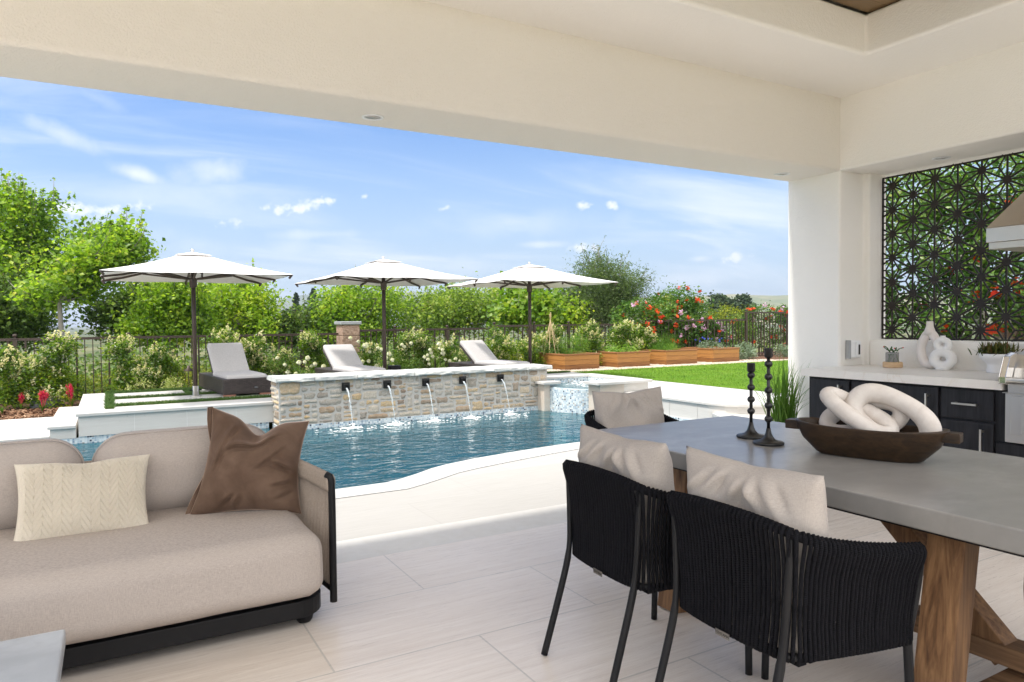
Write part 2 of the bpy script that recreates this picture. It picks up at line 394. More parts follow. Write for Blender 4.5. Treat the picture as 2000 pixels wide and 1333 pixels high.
M['steel'] = plain('brushed steel', (.62, .60, .57), .34, 1, .02, 2)
M['nickel'] = plain('satin nickel', (.60, .565, .51), .34, 1, .05)
M['chrome'] = plain('chrome', (.8, .8, .8), .08, 1, .02)
M['white_trim'] = plain('white trim', (.82, .83, .84), .4, 0, .03)
M['white_ceramic'] = plain('matte white ceramic', (.80, .785, .76), .7, 0, .03, 8, .12, 260)
M['white_gloss'] = plain('white bowl glaze', (.84, .84, .85), .3, 0, .02)
M['sofa'] = fabric('taupe canvas', (.455, .40, .363), 1500, .13)
M['chair_cushion'] = fabric('greige canvas', (.425, .383, .35), 1500, .11)
M['lounger'] = fabric('pale grey canvas', (.56, .54, .535), 700, .06)
M['canopy'] = fabric('white awning cloth', (.82, .80, .785), 800, .02, .1)
M['rope_taupe'] = fabric('taupe cord', (.36, .30, .25), 1400, .16)
M['dark_wicker'] = None
def rope_mat(name, c):
    t = NT(name); w = t.n('ShaderNodeTexWave', wave_type='BANDS', bands_direction='Z'); w.inputs['Scale'].default_value = 60; w.inputs['Distortion'].default_value = 3; w.inputs['Detail'].default_value = 3
    t.l(t.tc.outputs['Object'], w.inputs['Vector']); f = t.noise(420, detail=2)
    t.set(t.mix(t.rng(f, .35, .7, 0, 1), [x*.35 for x in c], [x*2.6 for x in c]), .9, 0, .12)
    t.bump(t.math('ADD', w.outputs['Fac'], f), .5, .004); return t.m
M['rope'] = rope_mat('black braided rope', (.0055, .0055, .0072))
def concrete(name, c, rough=.38):
    t = NT(name); a = t.noise(1.1, t.obj((1, 2.2, 1)), 5, .55, .3); b = t.noise(16, detail=6); p = t.vor(120)
    col = t.mix(t.rng(a, .32, .7, 0, 1), [x*.80 for x in c], [x*1.10 for x in c]); col = t.mix(t.rng(b, .4, .7, 0, .45), col, [x*.84 for x in c])
    col = t.mix(t.math('MULTIPLY', t.ramp(p, [(.04, (1, 1, 1)), (.10, (0, 0, 0))]), .35), col, [x*.4 for x in c])
    m2 = t.noise(3.4, t.obj((1, 1.5, 1)), 5, .6, .2); col = t.mix(t.rng(m2, .42, .6, 0, .8), col, [x*.78 for x in c])
    t.set(col, rough, 0, .45); return t.m
M['concrete'] = concrete('polished concrete', (.29, .28, .265), .27)
M['concrete_pale'] = concrete('pale concrete', (.44, .46, .475), .42)
M['concrete_pot'] = concrete('raw concrete', (.33, .32, .31), .8)
def quartz():
    t = NT('warm quartz'); n = t.noise(1.4, t.obj((1, 1, 1)), 6, .6, 1.6)
    v = t.ramp(t.math('ABSOLUTE', t.math('SUBTRACT', n, .5)), [(0, (1, 1, 1)), (.018, (0, 0, 0))])
    v = t.math('MULTIPLY', v, t.ramp(t.noise(.8), [(.45, (0, 0, 0)), (.6, (1, 1, 1))]))
    t.set(t.mix(t.math('MULTIPLY', v, .55), t.mix(t.noise(3, t.obj((1, 8, 1))), (.72, .69, .64), (.80, .775, .73)), (.55, .40, .27)), .32, 0, .45); return t.m
M['quartz'] = quartz()
def cab():
    t = NT('ebonised oak'); g = t.noise(14, t.obj((3, 3, .35)), 5, .6, .4)
    t.set(t.ramp(g, [(.35, (.007, .007, .0085)), (.65, (.020, .0195, .0235))]), .45, 0, .3); t.bump(g, .15, .002); return t.m
M['cabinet'] = cab()
M['teak'] = wood('reclaimed teak', (.085, .038, .016), (.40, .225, .105), (7, 7, .5), 2.8, .65, .5)
M['teak_h'] = wood('reclaimed teak rail', (.10, .05, .024), (.36, .215, .115), (7, .5, 7), 2.8, .65, .5)
M['bowl_wood'] = wood('dark carved wood', (.006, .004, .0025), (.055, .030, .014), (4, 2, 9), 3.2, .42, .2)
M['pine_disc'] = wood('pale pine', (.50, .32, .17), (.68, .48, .29), (2, 2, 9), 6, .55)
M['pale_wood'] = wood('whitewashed wood', (.56, .50, .455), (.72, .675, .63), (2, 2, 2), 4, .7)
M['cedar'] = wood('cedar boards', (.16, .062, .020), (.42, .20, .060), (.55, .55, 9), 4, .55, .55, knots=(2.1, 2.1, 6.5))
M['cedar_trim'] = wood('cedar trim', (.20, .085, .035), (.36, .17, .07), (1, 1, 9), 4, .55, .2)
M['bamboo'] = plain('bamboo cane', (.58, .44, .25), .6, 0, .2, 18)
def wicker():
    t = NT('dark wicker'); sp = t.n('ShaderNodeSeparateXYZ'); t.l(t.tc.outputs['Object'], sp.inputs[0])
    cb = t.n('ShaderNodeCombineXYZ'); t.l(t.math('ADD', sp.outputs[0], sp.outputs[1]), cb.inputs[0]); t.l(sp.outputs[2], cb.inputs[1])
    q = t.n('ShaderNodeTexBrick'); t.l(cb.outputs[0], q.inputs['Vector']); q.inputs['Scale'].default_value = 1; q.inputs['Brick Width'].default_value = .05; q.inputs['Row Height'].default_value = .016; q.inputs['Mortar Size'].default_value = .0022
    q.inputs['Color1'].default_value = (.040, .031, .030, 1); q.inputs['Color2'].default_value = (.075, .060, .055, 1); q.inputs['Mortar'].default_value = (.008, .006, .006, 1)
    t.set(q.outputs['Color'], .5, 0, .4); t.bump(t.math('SUBTRACT', 1.0, q.outputs['Fac']), .6, .004); return t.m
M['wicker'] = wicker()
def stonemat():
    t = NT('ledger stone'); r = t.island(); n = t.noise(16, detail=6, rough=.6); b = t.noise(55, detail=4); big = t.noise(.9)
    col = t.ramp(r, [(0, (.44, .41, .365)), (.14, (.58, .545, .49)), (.26, (.36, .325, .285)), (.36, (.64, .585, .50)), (.47, (.62, .47, .30)), (.58, (.47, .335, .215)), (.67, (.68, .50, .28)), (.76, (.33, .25, .185)), (.83, (.55, .52, .475)), (.92, (.66, .55, .41))], 'CONSTANT'); col = t.mix(1, col, (.90, .875, .84), 'MULTIPLY')
    col = t.mix(t.rng(n, .38, .7, 0, .38), col, (.60, .56, .50)); col = t.mix(t.rng(big, .45, .6, 0, .18), col, (.62, .54, .43))
    col = t.mix(t.rng(b, .35, .6, .4, 0), col, (.20, .165, .13))
    t.set(col, .85, 0, .25); t.bump(t.math('ADD', n, t.math('MULTIPLY', b, .5)), .6, .012); return t.m
M['stone'] = stonemat()
def flag():
    t = NT('grey flagstone'); n = t.noise(7, detail=7, rough=.62); r = t.island()
    col = t.ramp(t.math('ADD', t.math('MULTIPLY', n, .8), t.math('MULTIPLY', r, .25)), [(.35, (.40, .40, .375)), (.5, (.55, .555, .535)), (.66, (.66, .65, .61)), (.85, (.47, .40, .31))])
    t.set(col, .8, 0, .3); t.bump(n, .5, .012); return t.m
M['flag'] = flag()
M['mortar'] = plain('grey mortar', (.50, .475, .44), .95, 0, .1, 20, .5, 160)
M['block'] = None
def water(name, tint, deep, bscale, bstr, foam=0):
    t = NT(name); t.t.nodes.remove(t.b)
    v = t.obj((1.0, 1.35, 1)); n = t.math('ADD', t.noise(bscale, v, 3, .5, .5), t.math('MULTIPLY', t.noise(bscale*2.7, v, 2, .5, .3), .42))
    bp = t.n('ShaderNodeBump'); bp.inputs['Strength'].default_value = bstr; bp.inputs['Distance'].default_value = .045; t.l(n, bp.inputs['Height'])
    fr = t.n('ShaderNodeFresnel'); fr.inputs[0].default_value = 1.24; t.l(bp.outputs[0], fr.inputs['Normal'])
    gl = t.n('ShaderNodeBsdfGlossy'); gl.inputs['Roughness'].default_value = .02; t.l(bp.outputs[0], gl.inputs['Normal'])
    tr = t.n('ShaderNodeBsdfTransparent'); tr.inputs[0].default_value = (*tint, 1)
    df = t.n('ShaderNodeBsdfDiffuse'); df.inputs[0].default_value = (*deep, 1)
    m0 = t.n('ShaderNodeMixShader'); m0.inputs[0].default_value = .42; t.l(tr.outputs[0], m0.inputs[1]); t.l(df.outputs[0], m0.inputs[2])
    mx = t.n('ShaderNodeMixShader'); t.l(t.math('MULTIPLY', fr.outputs[0], 1.0), mx.inputs[0]); t.l(m0.outputs[0], mx.inputs[1]); t.l(gl.outputs[0], mx.inputs[2]); t.l(mx.outputs[0], t.out.inputs[0])
    return t.m
M['water'] = water('pool water', (.48, .84, .90), (.002, .115, .165), 3.4, .85)
M['spa_water'] = water('spa water', (.75, .92, .96), (.25, .38, .42), 16, 1.0)
M['plaster'] = plain('pool plaster', (.03, .20, .265), .7, 0, .12, 2)
def clearwater():
    t = NT('falling water'); t.set((.86, .92, .95), .08, 0, .6); n = t.noise(30, t.obj((6, 6, .7)))
    tr = t.n('ShaderNodeBsdfTransparent'); tr.inputs[0].default_value = (.93, .96, .97, 1)
    mx = t.n('ShaderNodeMixShader'); t.l(t.rng(n, .36, .64, .12, .85), mx.inputs[0]); t.l(tr.outputs[0], mx.inputs[1]); t.l(t.b.outputs[0], mx.inputs[2]); t.l(mx.outputs[0], t.out.inputs[0])
    t.bump(n, .6, .01); return t.m
M['jet'] = clearwater()
M['foam'] = plain('foam', (.86, .89, .90), .5, 0, .03)
M['soil'] = plain('dark soil', (.06, .04, .028), .95, 0, .3, 12, .6, 60)
def mulchm():
    t = NT('bark mulch'); v = t.obj((1, 1, 1)); n = t.noise(60, v, 4, .6, 1); c = t.vor(40, v, out='Color'); s = t.n('ShaderNodeSeparateColor'); t.l(c, s.inputs[0])
    t.set(t.mix(t.math('MULTIPLY', s.outputs[0], n), (.07, .035, .022), (.34, .20, .13)), .95, 0, .2); t.bump(n, .8, .02); return t.m
M['mulch'] = mulchm()
M['chips'] = leafmat('bark chips', [(0, (.07, .035, .02)), (.4, (.18, .095, .055)), (.75, (.29, .17, .105)), (1, (.40, .27, .18))], .0, .95, .15)
def gravelm():
    t = NT('pea gravel'); c = t.vor(55, out='Color'); d = t.vor(55); s = t.n('ShaderNodeSeparateColor'); t.l(c, s.inputs[0])
    t.set(t.ramp(s.outputs[0], [(0, (.40, .31, .23)), (.4, (.58, .48, .38)), (.7, (.66, .58, .49)), (1, (.45, .38, .32))]), .9, 0, .3); t.bump(t.math('SUBTRACT', 1.0, d), .7, .012); return t.m
M['gravel'] = gravelm()
M['pebbles'] = leafmat('pebbles', [(0, (.36, .27, .20)), (.4, (.56, .46, .36)), (.8, (.68, .60, .50)), (1, (.44, .38, .33))], 0, .85, .3)
def lawnm():
    t = NT('mown lawn'); a = t.noise(1.3, t.obj((1, 1, 1)), 5); b = t.noise(38, t.obj((1.6, 1, 1)), 4, .6); c = t.noise(7, t.obj((1, 3, 1)), 4)
    col = t.mix(t.rng(b, .3, .7, 0, 1), (.050, .145, .004), (.155, .31, .012)); col = t.mix(t.rng(a, .35, .7, 0, .45), col, (.20, .33, .022)); col = t.mix(t.rng(c, .45, .7, 0, .4), col, (.085, .16, .014))
    t.set(col, .9, 0, .2); t.bump(b, .8, .03); return t.m
M['lawn'] = lawnm()
M['grass'] = leafmat('grass blades', [(0, (.060, .135, .012)), (.5, (.13, .235, .022)), (.85, (.20, .30, .045)), (1, (.30, .33, .10))], .35, .6)
M['turf'] = leafmat('artificial turf', [(0, (.035, .085, .016)), (.5, (.07, .145, .025)), (.9, (.12, .19, .045)), (1, (.19, .19, .08))], .1, .55)
M['earth'] = plain('dry slope earth', (.20, .17, .10), .95, 0, .25, .6)

# ================================================================== COVERED PATIO
BX, BY0, BY1, BZ, CZ = 5.37, 3.80, 4.337, 2.58, 3.187      # inner faces, beam underside, ceiling
pat = thing('covered_patio', 'cream stucco covered patio with deep beam, corner column and tray ceiling around the camera', 'patio', (BX, 4.0, 0), world=True)
LX, BK = -2.3, .7                                          # unseen roof edges, cut short and left open to let light in
MB().box(LX, 6.05, BY0, BY1, BZ, 3.62).build('beam', M['stucco'], pat, bevel=.028, seg=4)
MB().box(BX, 6.045, BK, BY0+.06, BZ+.002, 3.615).build('side_beam', M['stucco_in'], pat, bevel=.018, seg=3)
MB().box(LX+.004, LX+.35, BK, BY0+.06, BZ+.002, 3.615).build('side_beam', M['stucco_in'], pat, bevel=.018, seg=3)  # unseen left beam, added to keep sun off the sofa
MB().prism([(BX+.003, BY0+.003), (5.69, BY0+.003), (5.69, 3.745), (5.935, 3.745), (5.935, BY1-.003), (BX+.003, BY1-.003)], 0, BZ+.06).build('column', M['stucco_in'], pat, bevel=.02, seg=3)
MB().box(LX+.003, LX+.4, BY0+.003, BY1-.003, 0, BZ+.06).build('column', M['stucco'], pat, bevel=.02, seg=3)
MB().box(5.69, 5.935, BK, 3.743, 0, 1.152).build('low_wall', M['stucco_in'], pat, bevel=.012, seg=3)
MB().box(5.69, 5.93, BK, .998, 1.154, BZ+.06).build('side_wall', M['stucco_in'], pat)
TX, TY = 4.655, 3.097                                       # tray corner
MB().prism([(-1.3, TY), (TX, TY), (TX, 1.05), (-1.3, 1.05), (-1.301, BK+.01), (BX+.06, BK+.01), (BX+.06, BY0+.06), (LX+.29, BY0+.06), (LX+.29, BK+.012), (-1.302, BK+.012)], CZ, 3.47) if False else None
c = MB(); L_ = [(LX+.29, TY), (TX, TY), (TX, BK+.01), (BX+.06, BK+.01), (BX+.06, BY0+.06), (LX+.29, BY0+.06)]
c.prism(L_, CZ, 3.475); c.build('ceiling', M['stucco_in'], pat, bevel=.022, seg=3)
MB().box(LX+.29, -1.3, BK+.02, TY-.001, CZ, 3.475).build('ceiling', M['stucco_in'], pat, bevel=.022, seg=3)
c = MB()
for k in range(34):
    y = TY-.001-k*.137
    if y-.137 < .8: break
    c.box(-1.35, TX+.05, y-.134, y, 3.483, 3.50)
c.build('ceiling_boards', M['boards'], pat)
MB().box(LX-.2, 6.3, BK-.2, BY1+.03, 3.63, 3.78).build('roof', M['stucco'], pat)
def downlight(x, y):
    d = MB(); r = .066
    d.lathe([(r, 0), (r, -.004), (r*.82, -.0075), (r*.72, -.004), (r*.70, -.0005)], 36, (x, y, BZ)); o = d.build('downlight', M['white_trim'], pat, smooth=True)
    e = MB(); e.lathe([(r*.70, -.0018), (r*.35, -.0012), (0, -.001)], 36, (x, y, BZ)); e.build('lens', M['lens'], o, smooth=True)
M['lens'] = plain('downlight baffle', (.80, .79, .78), .5, 0, .05)
downlight(1.405, 4.12); downlight(5.03, 4.11); downlight(5.655, 3.127); downlight(-1.5, 4.12)

# outlet cover on the column
oc = thing('outlet_cover', 'white weatherproof outlet cover with dark window on the column above the counter', 'outlet cover', (5.527, 3.80, 1.075), world=True)
MB().box(5.462, 5.592, 3.752, 3.797, 1.0, 1.15).build('housing', M['white_trim'], oc, bevel=.012, seg=3)
MB().box(5.515, 5.575, 3.738, 3.7515, 1.012, 1.138).build('lid', M['white_trim'], oc, bevel=.005)
MB().box(5.536, 5.556, 3.7355, 3.7378, 1.03, 1.115).build('window', M['black_metal'], oc)
MB().box(5.448, 5.4615, 3.755, 3.797, .995, 1.152).build('backplate', plain('clear grey plastic', (.34, .35, .36), .3), oc)

# ================================================================== FLOORS AND DECKS
def sheet(name, m, poly, z, kind='structure'):
    o = MB().add([(x, y, z) for x, y in poly], [tuple(range(len(poly)))]).build(name, m); struct(o, kind); return o
sheet('patio_floor', M['floor'], [(-6.5, -5), (5.69, -5), (5.69, 3.874), (-6.5, 3.874)], 0)
sheet('patio_threshold', M['thresh'], [(-6.5, 3.874), (5.69, 3.874), (5.69, 4.27), (-6.5, 4.27)], 0)
EDGE = [(-6.5, 5.615), (1.50, 5.62), (1.98, 5.63), (2.14, 5.70), (2.313, 5.80), (2.52, 5.945), (2.724, 6.045), (3.07, 6.155), (3.694, 6.272), (4.14, 6.335), (5.2, 6.42), (6.88, 6.46)]
JOIN = [(-6.5, 5.30), (1.416, 5.304), (2.056, 5.305), (2.26, 5.40), (2.44, 5.50), (2.66, 5.63), (2.86, 5.70), (3.16, 5.78), (3.76, 5.92), (4.2, 6.0), (5.25, 6.09), (6.88, 6.13)]
c = MB(); n = len(EDGE)
c.add([(x, y, 0) for x, y in JOIN]+[(x, 4.2705, 0) for x, y in JOIN], [(i, n+i, n+i+1, i+1) for i in range(n-1)])
c.add([(6.8805, 4.2705, 0), (11, 4.2705, 0), (11, 6.2, 0), (6.8805, 6.2, 0)], [(0, 1, 2, 3)])
c.add([(5.6905, -5, 0), (11, -5, 0), (11, 4.27, 0), (5.6905, 4.27, 0)], [(0, 1, 2, 3)])
struct(c.build('pool_deck', M['deck']))
c = MB(); rows = []
for (a, b) in zip(EDGE, JOIN):
    a, b = np.array(a), np.array(b); d = (a-b)/np.linalg.norm(a-b)
    b2 = b+d*.003
    rows.append([(*b2, .0035), (*(a-d*.012), .0035), (*(a-d*.003), -.001), (*a, -.012), (*a, -.05)])
c.grid(rows); struct(c.build('pool_coping', M['coping'], smooth=False))
WZ = -.115
c = MB(); Ea, Ja = np.array(EDGE), np.array(JOIN)
for i in range(len(Ea)-1):
    for k in range(max(1, int(np.linalg.norm(Ea[i+1]-Ea[i])/.62))):
        f = (k+.5)/max(1, int(np.linalg.norm(Ea[i+1]-Ea[i])/.62))
        if np.linalg.norm(Ea[i+1]-Ea[i]) < .3 and i % 2: continue
        a, b = Ea[i]*(1-f)+Ea[i+1]*f, Ja[i]*(1-f)+Ja[i+1]*f; d = a-b; n_ = np.array([-d[1], d[0]])/np.linalg.norm(d)*.0016; a = a-d*.06
        c.add([(*(b-n_), .0042), (*(b+n_), .0042), (*(a+n_), .0042), (*(a-n_), .0042)], [(0, 1, 2, 3)])
struct(c.build('coping_joint', plain('coping grout', (.50, .47, .43), .9)))
c = MB(); c.grid([[(x-.0, y-.004*0+.0, -.05), (x, y+.001, -.2)] for x, y in EDGE]); struct(c.build('waterline_tile', M['mosaic']))
POOL = EDGE+[(6.88, 8.6), (6.4, 8.55), (6.12, 9.7), (6.3, 9.82), (1.95, 9.82), (1.9, 10.16), (-6.5, 10.16)]
c = MB(); m_ = len(POOL)
c.add([(x, y, -.2) for x, y in POOL]+[(x, y, -1.35) for x, y in POOL], [(i, (i+1) % m_, m_+(i+1) % m_, m_+i) for i in range(m_)]); c.add([(x, y, -1.35) for x, y in POOL], [tuple(range(m_))])
struct(c.build('pool_basin', M['plaster']))
P2 = [(x, y+.0) for x, y in EDGE]+[(6.88, 8.7), (6.45, 8.7), (6.45, 9.9), (1.9, 9.9), (1.9, 10.2), (-6.5, 10.2)]
sheet('pool_water', M['water'], P2, WZ)
# far lower deck, steps and raised platform
c = MB(); c.box(-9, -.66, 10.15, 12.35, -.045, 0); struct(c.build('lower_deck', M['coping'], bevel=.004))
MB().box(-9, -.67, 10.19, 12.3, -.9, -.0455).build('lower_deck_base', M['riser'])['kind'] = 'structure'
c = MB(); c.box(-9, -.36, 10.178, 10.2, -.3, -.046); c.box(-.36, 1.9, 10.178, 10.2, -.3, -.03); struct(c.build('waterline_tile', M['mosaic']))
MB().box(-.68, -.385, 10.13, 12.5, .082, .118).build('step_tread', M['coping'], bevel=.004)['kind'] = 'structure'
MB().box(-.655, -.384, 10.17, 12.48, -.044, .0815).build('step_riser', M['riser'])['kind'] = 'structure'
PZ = .255
c = MB(); c.prism([(-.383, 10.125), (1.955, 10.125), (1.955, 10.305), (6.28, 10.305), (6.28, 10.12), (7.25, 10.12), (7.25, 13.0), (-.383, 13.0)], PZ-.038, PZ); struct(c.build('raised_deck', M['coping'], bevel=.004))
MB().box(-.358, 7.2, 10.16, 12.97, -.031, PZ-.0385).build('raised_deck_base', M['riser'], bevel=0)['kind'] = 'structure'
c = MB()
for x in np.arange(.25, 1.9, .61): c.box(x, x+.004, 10.157, 10.1599, -.03, PZ-.04)
struct(c.build('tile_joint', plain('pale grout', (.80, .785, .76), .8)))
# right hand terrace
c = MB()
c.prism([(6.86, 8.56), (6.86, 6.80), (6.93, 6.55), (7.02, 6.42), (8.6, 5.32), (8.6, 12.5), (7.255, 12.5), (7.255, 10.0), (7.38, 10.0), (7.38, 8.56)], .20, .235); struct(c.build('lawn_terrace', M['coping'], bevel=.005))
c = MB(); c.prism([(6.885, 8.55), (6.885, 6.80), (6.955, 6.57), (7.04, 6.45), (8.6, 5.36), (8.6, 8.55)], -.3, .1995); struct(c.build('terrace_riser', M['riser']))
c = MB(); c.prism([(6.72, 6.44), (6.86, 6.15), (8.4, 5.02), (8.75, 5.25), (7.0, 6.55), (6.89, 6.75)], .06, .105); struct(c.build('terrace_step', M['coping'], bevel=.005))
c = MB(); c.prism([(6.76, 6.44), (6.89, 6.18), (8.4, 5.08), (8.7, 5.25), (7.0, 6.55), (6.89, 6.7)], .001, .0595); struct(c.build('step_riser', M['riser']))
c = MB(); c.box(6.862, 6.8845, 6.5, 8.55, -.3, -.03); struct(c.build('waterline_tile', M['mosaic']))
c = MB()
for y in (7.0, 7.55, 8.1): c.box(6.881, 6.8848, y, y+.005, -.03, .198)
struct(c.build('tile_joint', plain('dark joint', (.5, .48, .45), .9)))  # joints in a darker colour than the riser stone
rs = np.random.default_rng(5)
def blades(rs, n, poly_box, z, h, w, lean=.5):
    x0, x1, y0, y1 = poly_box
    b = np.stack([rs.uniform(x0, x1, n), rs.uniform(y0, y1, n), np.full(n, z)], 1)
    a = rs.uniform(0, 2*PI, n); s = np.stack([np.cos(a), np.sin(a), np.zeros(n)], 1)*(w*rs.uniform(.6, 1.2, n))[:, None]
    tip = b+np.stack([rs.normal(0, lean*h, n), rs.normal(0, lean*h, n), h*rs.uniform(.5, 1.2, n)], 1)
    return np.stack([b-s, b+s, tip+s*.2, tip-s*.2], 1)
# turf strips in the raised deck
c = MB(); g = MB()
TS = [(-.07, .03, 10.48, 13.0), (.03, 6.2, 10.72, 10.86), (.03, 6.2, 11.78, 11.90), (.03, 6.2, 12.78, 12.92), (1.02, 1.22, 12.0, 12.78)]
for (x0, x1, y0, y1) in TS:
    c.box(x0, x1, y0, y1, PZ+.001, PZ+.008); g.quads(blades(rs, int((x1-x0)*(y1-y0)*16000), (x0, x1, y0, y1), PZ+.006, .034, .0045))
c.box(7.0, 8.5, 12.35, 12.47, PZ-.01, PZ-.002)
g.quads(blades(rs, 2000, (7.0, 8.5, 12.35, 12.47), PZ-.004, .03, .0045))
struct(c.build('turf_backing', plain('turf backing', (.05, .09, .02), .95))); struct(g.build('turf', M['turf']), 'stuff')
# lawn, gravel, mulch
sheet('lawn', M['lawn'], [(8.602, 5.32), (24, 5.32), (24, 12.45), (8.602, 12.45)], .238)
q = blades(rs, 70000, (8.58, 20, 6.0, 12.5), .238, .024, .004, .6); struct(MB().quads(q).build('grass', M['grass']), 'stuff')
sheet('gravel_path', M['gravel'], [(7.26, 12.5), (24, 12.45), (24, 16.2), (7.26, 16.2)], .225)
c = MB(); N = 5200; p = np.stack([rs.uniform(7.4, 15.5, N), rs.uniform(12.46, 13.4, N), np.full(N, .232)], 1); sz = rs.uniform(.007, .016, N)
octv = np.array([(1, 0, 0), (0, 1, 0), (-1, 0, 0), (0, -1, 0), (0, 0, .7), (0, 0, -.7)]); octf = [(0, 1, 4), (1, 2, 4), (2, 3, 4), (3, 0, 4)]
for i in range(N): c.add(octv*sz[i]+p[i], octf)
struct(c.build('gravel', M['pebbles']), 'stuff')
sheet('mulch_bed', M['mulch'], [(-9, 12.352), (-.69, 12.352), (-.69, 12.505), (-.384, 12.505), (-.384, 13.002), (7.255, 13.002), (7.255, 15.0), (-9, 15.0)], -.012)
sheet('mulch_bed', M['mulch'], [(14.6, 13.0), (24, 12.9), (24, 16.2), (14.6, 16.2)], .232)
c = MB(); N = 2600; b = np.stack([rs.uniform(-3.2, -.3, N), rs.uniform(12.36, 13.6, N), rs.uniform(-.008, .012, N)], 1); a = rs.uniform(0, 2*PI, N); l = rs.uniform(.02, .07, N)
u = np.stack([np.cos(a), np.sin(a), rs.uniform(-.5, .5, N)], 1)*l[:, None]; v = np.stack([-np.sin(a), np.cos(a), rs.uniform(-.3, .6, N)], 1)*rs.uniform(.005, .014, N)[:, None]
keep = ~((b[:, 0] > -.72) & (b[:, 1] < 12.52)); c.quads(np.stack([b-u-v, b+u-v, b+u+v, b-u+v], 1)[keep])
struct(c.build('bark_chips', M['chips']), 'stuff')

# ================================================================== FEATURE WALL
fw = thing('feature_wall', 'long stacked stone water wall with flagstone cap standing at the far edge of the pool', 'stone wall', (4.1, 10.0, 0), world=True)
FX0, FX1, FY0, FY1, FZ0, FZ1 = 1.965, 6.24, 9.775, 10.29, -.05, .55
MB().box(FX0-.002, FX1+.002, FY0-.003, FY1, FZ0, FZ1).build('core', M['mortar'], fw)
def rubble(L, Hh, rs):
    """pack a wall face with random ledger stones -> list of (x, z, w, h)"""
    u = .026; nx, nz = int(L/u), int(round(Hh/u)); occ = np.zeros((nz, nx), bool); out = []
    for iz in range(nz):
        ix = 0
        while ix < nx:
            if occ[iz, ix]: ix += 1; continue
            hh = min(rs.choice([2, 2, 3, 3, 3, 4, 4, 5, 6], p=[.14, .14, .16, .16, .12, .1, .08, .07, .03]), nz-iz)
            if nz-iz-hh == 1: hh += 1
            ww = int(rs.choice([4, 5, 6, 7, 8, 9, 11, 13]) * (1.15 if hh <= 3 else 1.0))
            k = 0
            while k < ww and ix+k < nx and not occ[iz:iz+hh, ix+k].any(): k += 1
            if 0 < nx-(ix+k) < 3 and not occ[iz:iz+hh, ix:].any(): k = nx-ix
            while hh > 1 and k < 3:
                hh -= 1; k = 0
                while k < ww and ix+k < nx and not occ[iz:iz+hh, ix+k].any(): k += 1
            occ[iz:iz+hh, ix:ix+k] = True; out.append((ix*u, iz*u, k*u, hh*u)); ix += k
    return out
def stone_face(mb, org, du, dn, stones, rs):
    org, du, dn = np.array(org, float), np.array(du, float), np.array(dn, float); up = np.array([0, 0, 1.])
    for (x, z, w, h) in stones:
        gp = rs.uniform(.002, .006); w2, h2 = w-2*gp, h-2*gp
        if w2 < .015 or h2 < .012: continue
        nu, nv = max(5, int(w2/.02)), max(5, int(h2/.016)); s = np.linspace(0, 1, nu); t = np.linspace(0, 1, nv); A, B = np.meshgrid(s, t, indexing='ij')
        dep = rs.uniform(.012, .024); ph = rs.uniform(0, 9, 6)
        e = np.minimum(np.minimum(A, 1-A)*w2, np.minimum(B, 1-B)*h2); prof = np.clip(e/.014, 0, 1)**.55
        hgt = dep*prof*(1+.18*np.sin(A*7*w2/.1+ph[0])*np.sin(B*5+ph[1]))+.004*rs.normal(0, 1, A.shape)*prof
        jx = .006*np.sin(B*6+ph[2])*(2*np.abs(A-.5))*np.sign(A-.5); jz = .006*np.sin(A*6*w2/.12+ph[3])*(2*np.abs(B-.5))*np.sign(B-.5)
        cr = .010*((2*np.abs(A-.5))**6)*((2*np.abs(B-.5))**6)
        U = x+gp+A*w2+jx-np.sign(A-.5)*cr; Z = z+gp+B*h2+jz-np.sign(B-.5)*cr
        mb.grid(org+U[..., None]*du+Z[..., None]*up+hgt[..., None]*dn)
sm = MB(); r1 = np.random.default_rng(11)
stone_face(sm, (FX0, FY0+.004, FZ0), (1, 0, 0), (0, -1, 0), rubble(FX1-FX0, FZ1-FZ0, r1), r1)
stone_face(sm, (FX0+.004, FY1, FZ0), (0, -1, 0), (-1, 0, 0), rubble(FY1-FY0, FZ1-FZ0, r1), r1)
stone_face(sm, (FX1-.004, FY0, FZ0), (0, 1, 0), (1, 0, 0), rubble(FY1-FY0, FZ1-FZ0, r1), r1)
sm.build('stone_veneer', M['stone'], fw, smooth=True)
cx = FX0-.055; cuts = [0, .52, 1.12, 1.98, 2.62, 3.32, 3.95, FX1-FX0+.13]
for a, b in zip(cuts[:-1], cuts[1:]):
    nx = max(6, int((b-a)/.025)); s = np.linspace(a+.003, b-.003, nx); prof = [(FY0-.068, 0), (FY0-.074, .018), (FY0-.066, .05), (FY0-.05, .058), (FY0+.2, .060), (FY1+.02, .059), (FY1+.05, .05), (FY1+.052, .0), (FY0-.068, 0)]
    G = np.array([[(cx+x, y, FZ1+z) for (y, z) in prof] for x in s]); nz = r1.normal(0, 1, G.shape[:2])
    for _ in range(2): nz = (nz+np.roll(nz, 1, 0)+np.roll(nz, -1, 0))/2.2
    G[:, :4, 1] += nz[:, :4]*.006; G[:, 2:6, 2] += nz[:, 2:6]*.0022; G[:, 8] = G[:, 0]
    c = MB(); c.grid(G)
    for e, od in ((0, 1), (nx-1, -1)): c.add(G[e, :8], [tuple(range(8))[::od]])
    c.build('cap_stone', M['flag'], fw, smooth=False)
MB().box(FX0-.02, FX1+.02, FY0-.012, FY0+.008, -.32, FZ0-.001).build('tile_band', M['mosaic'], fw)
MB().box(FX0-.02, FX0-.001, FY0+.009, 10.16, -.32, FZ0-.001).build('tile_band', M['mosaic'], fw)
SPX = [(2.867, 2.90), (3.476, 3.515), (4.078, 4.118), (4.686, 4.722), (5.349, 5.405)]
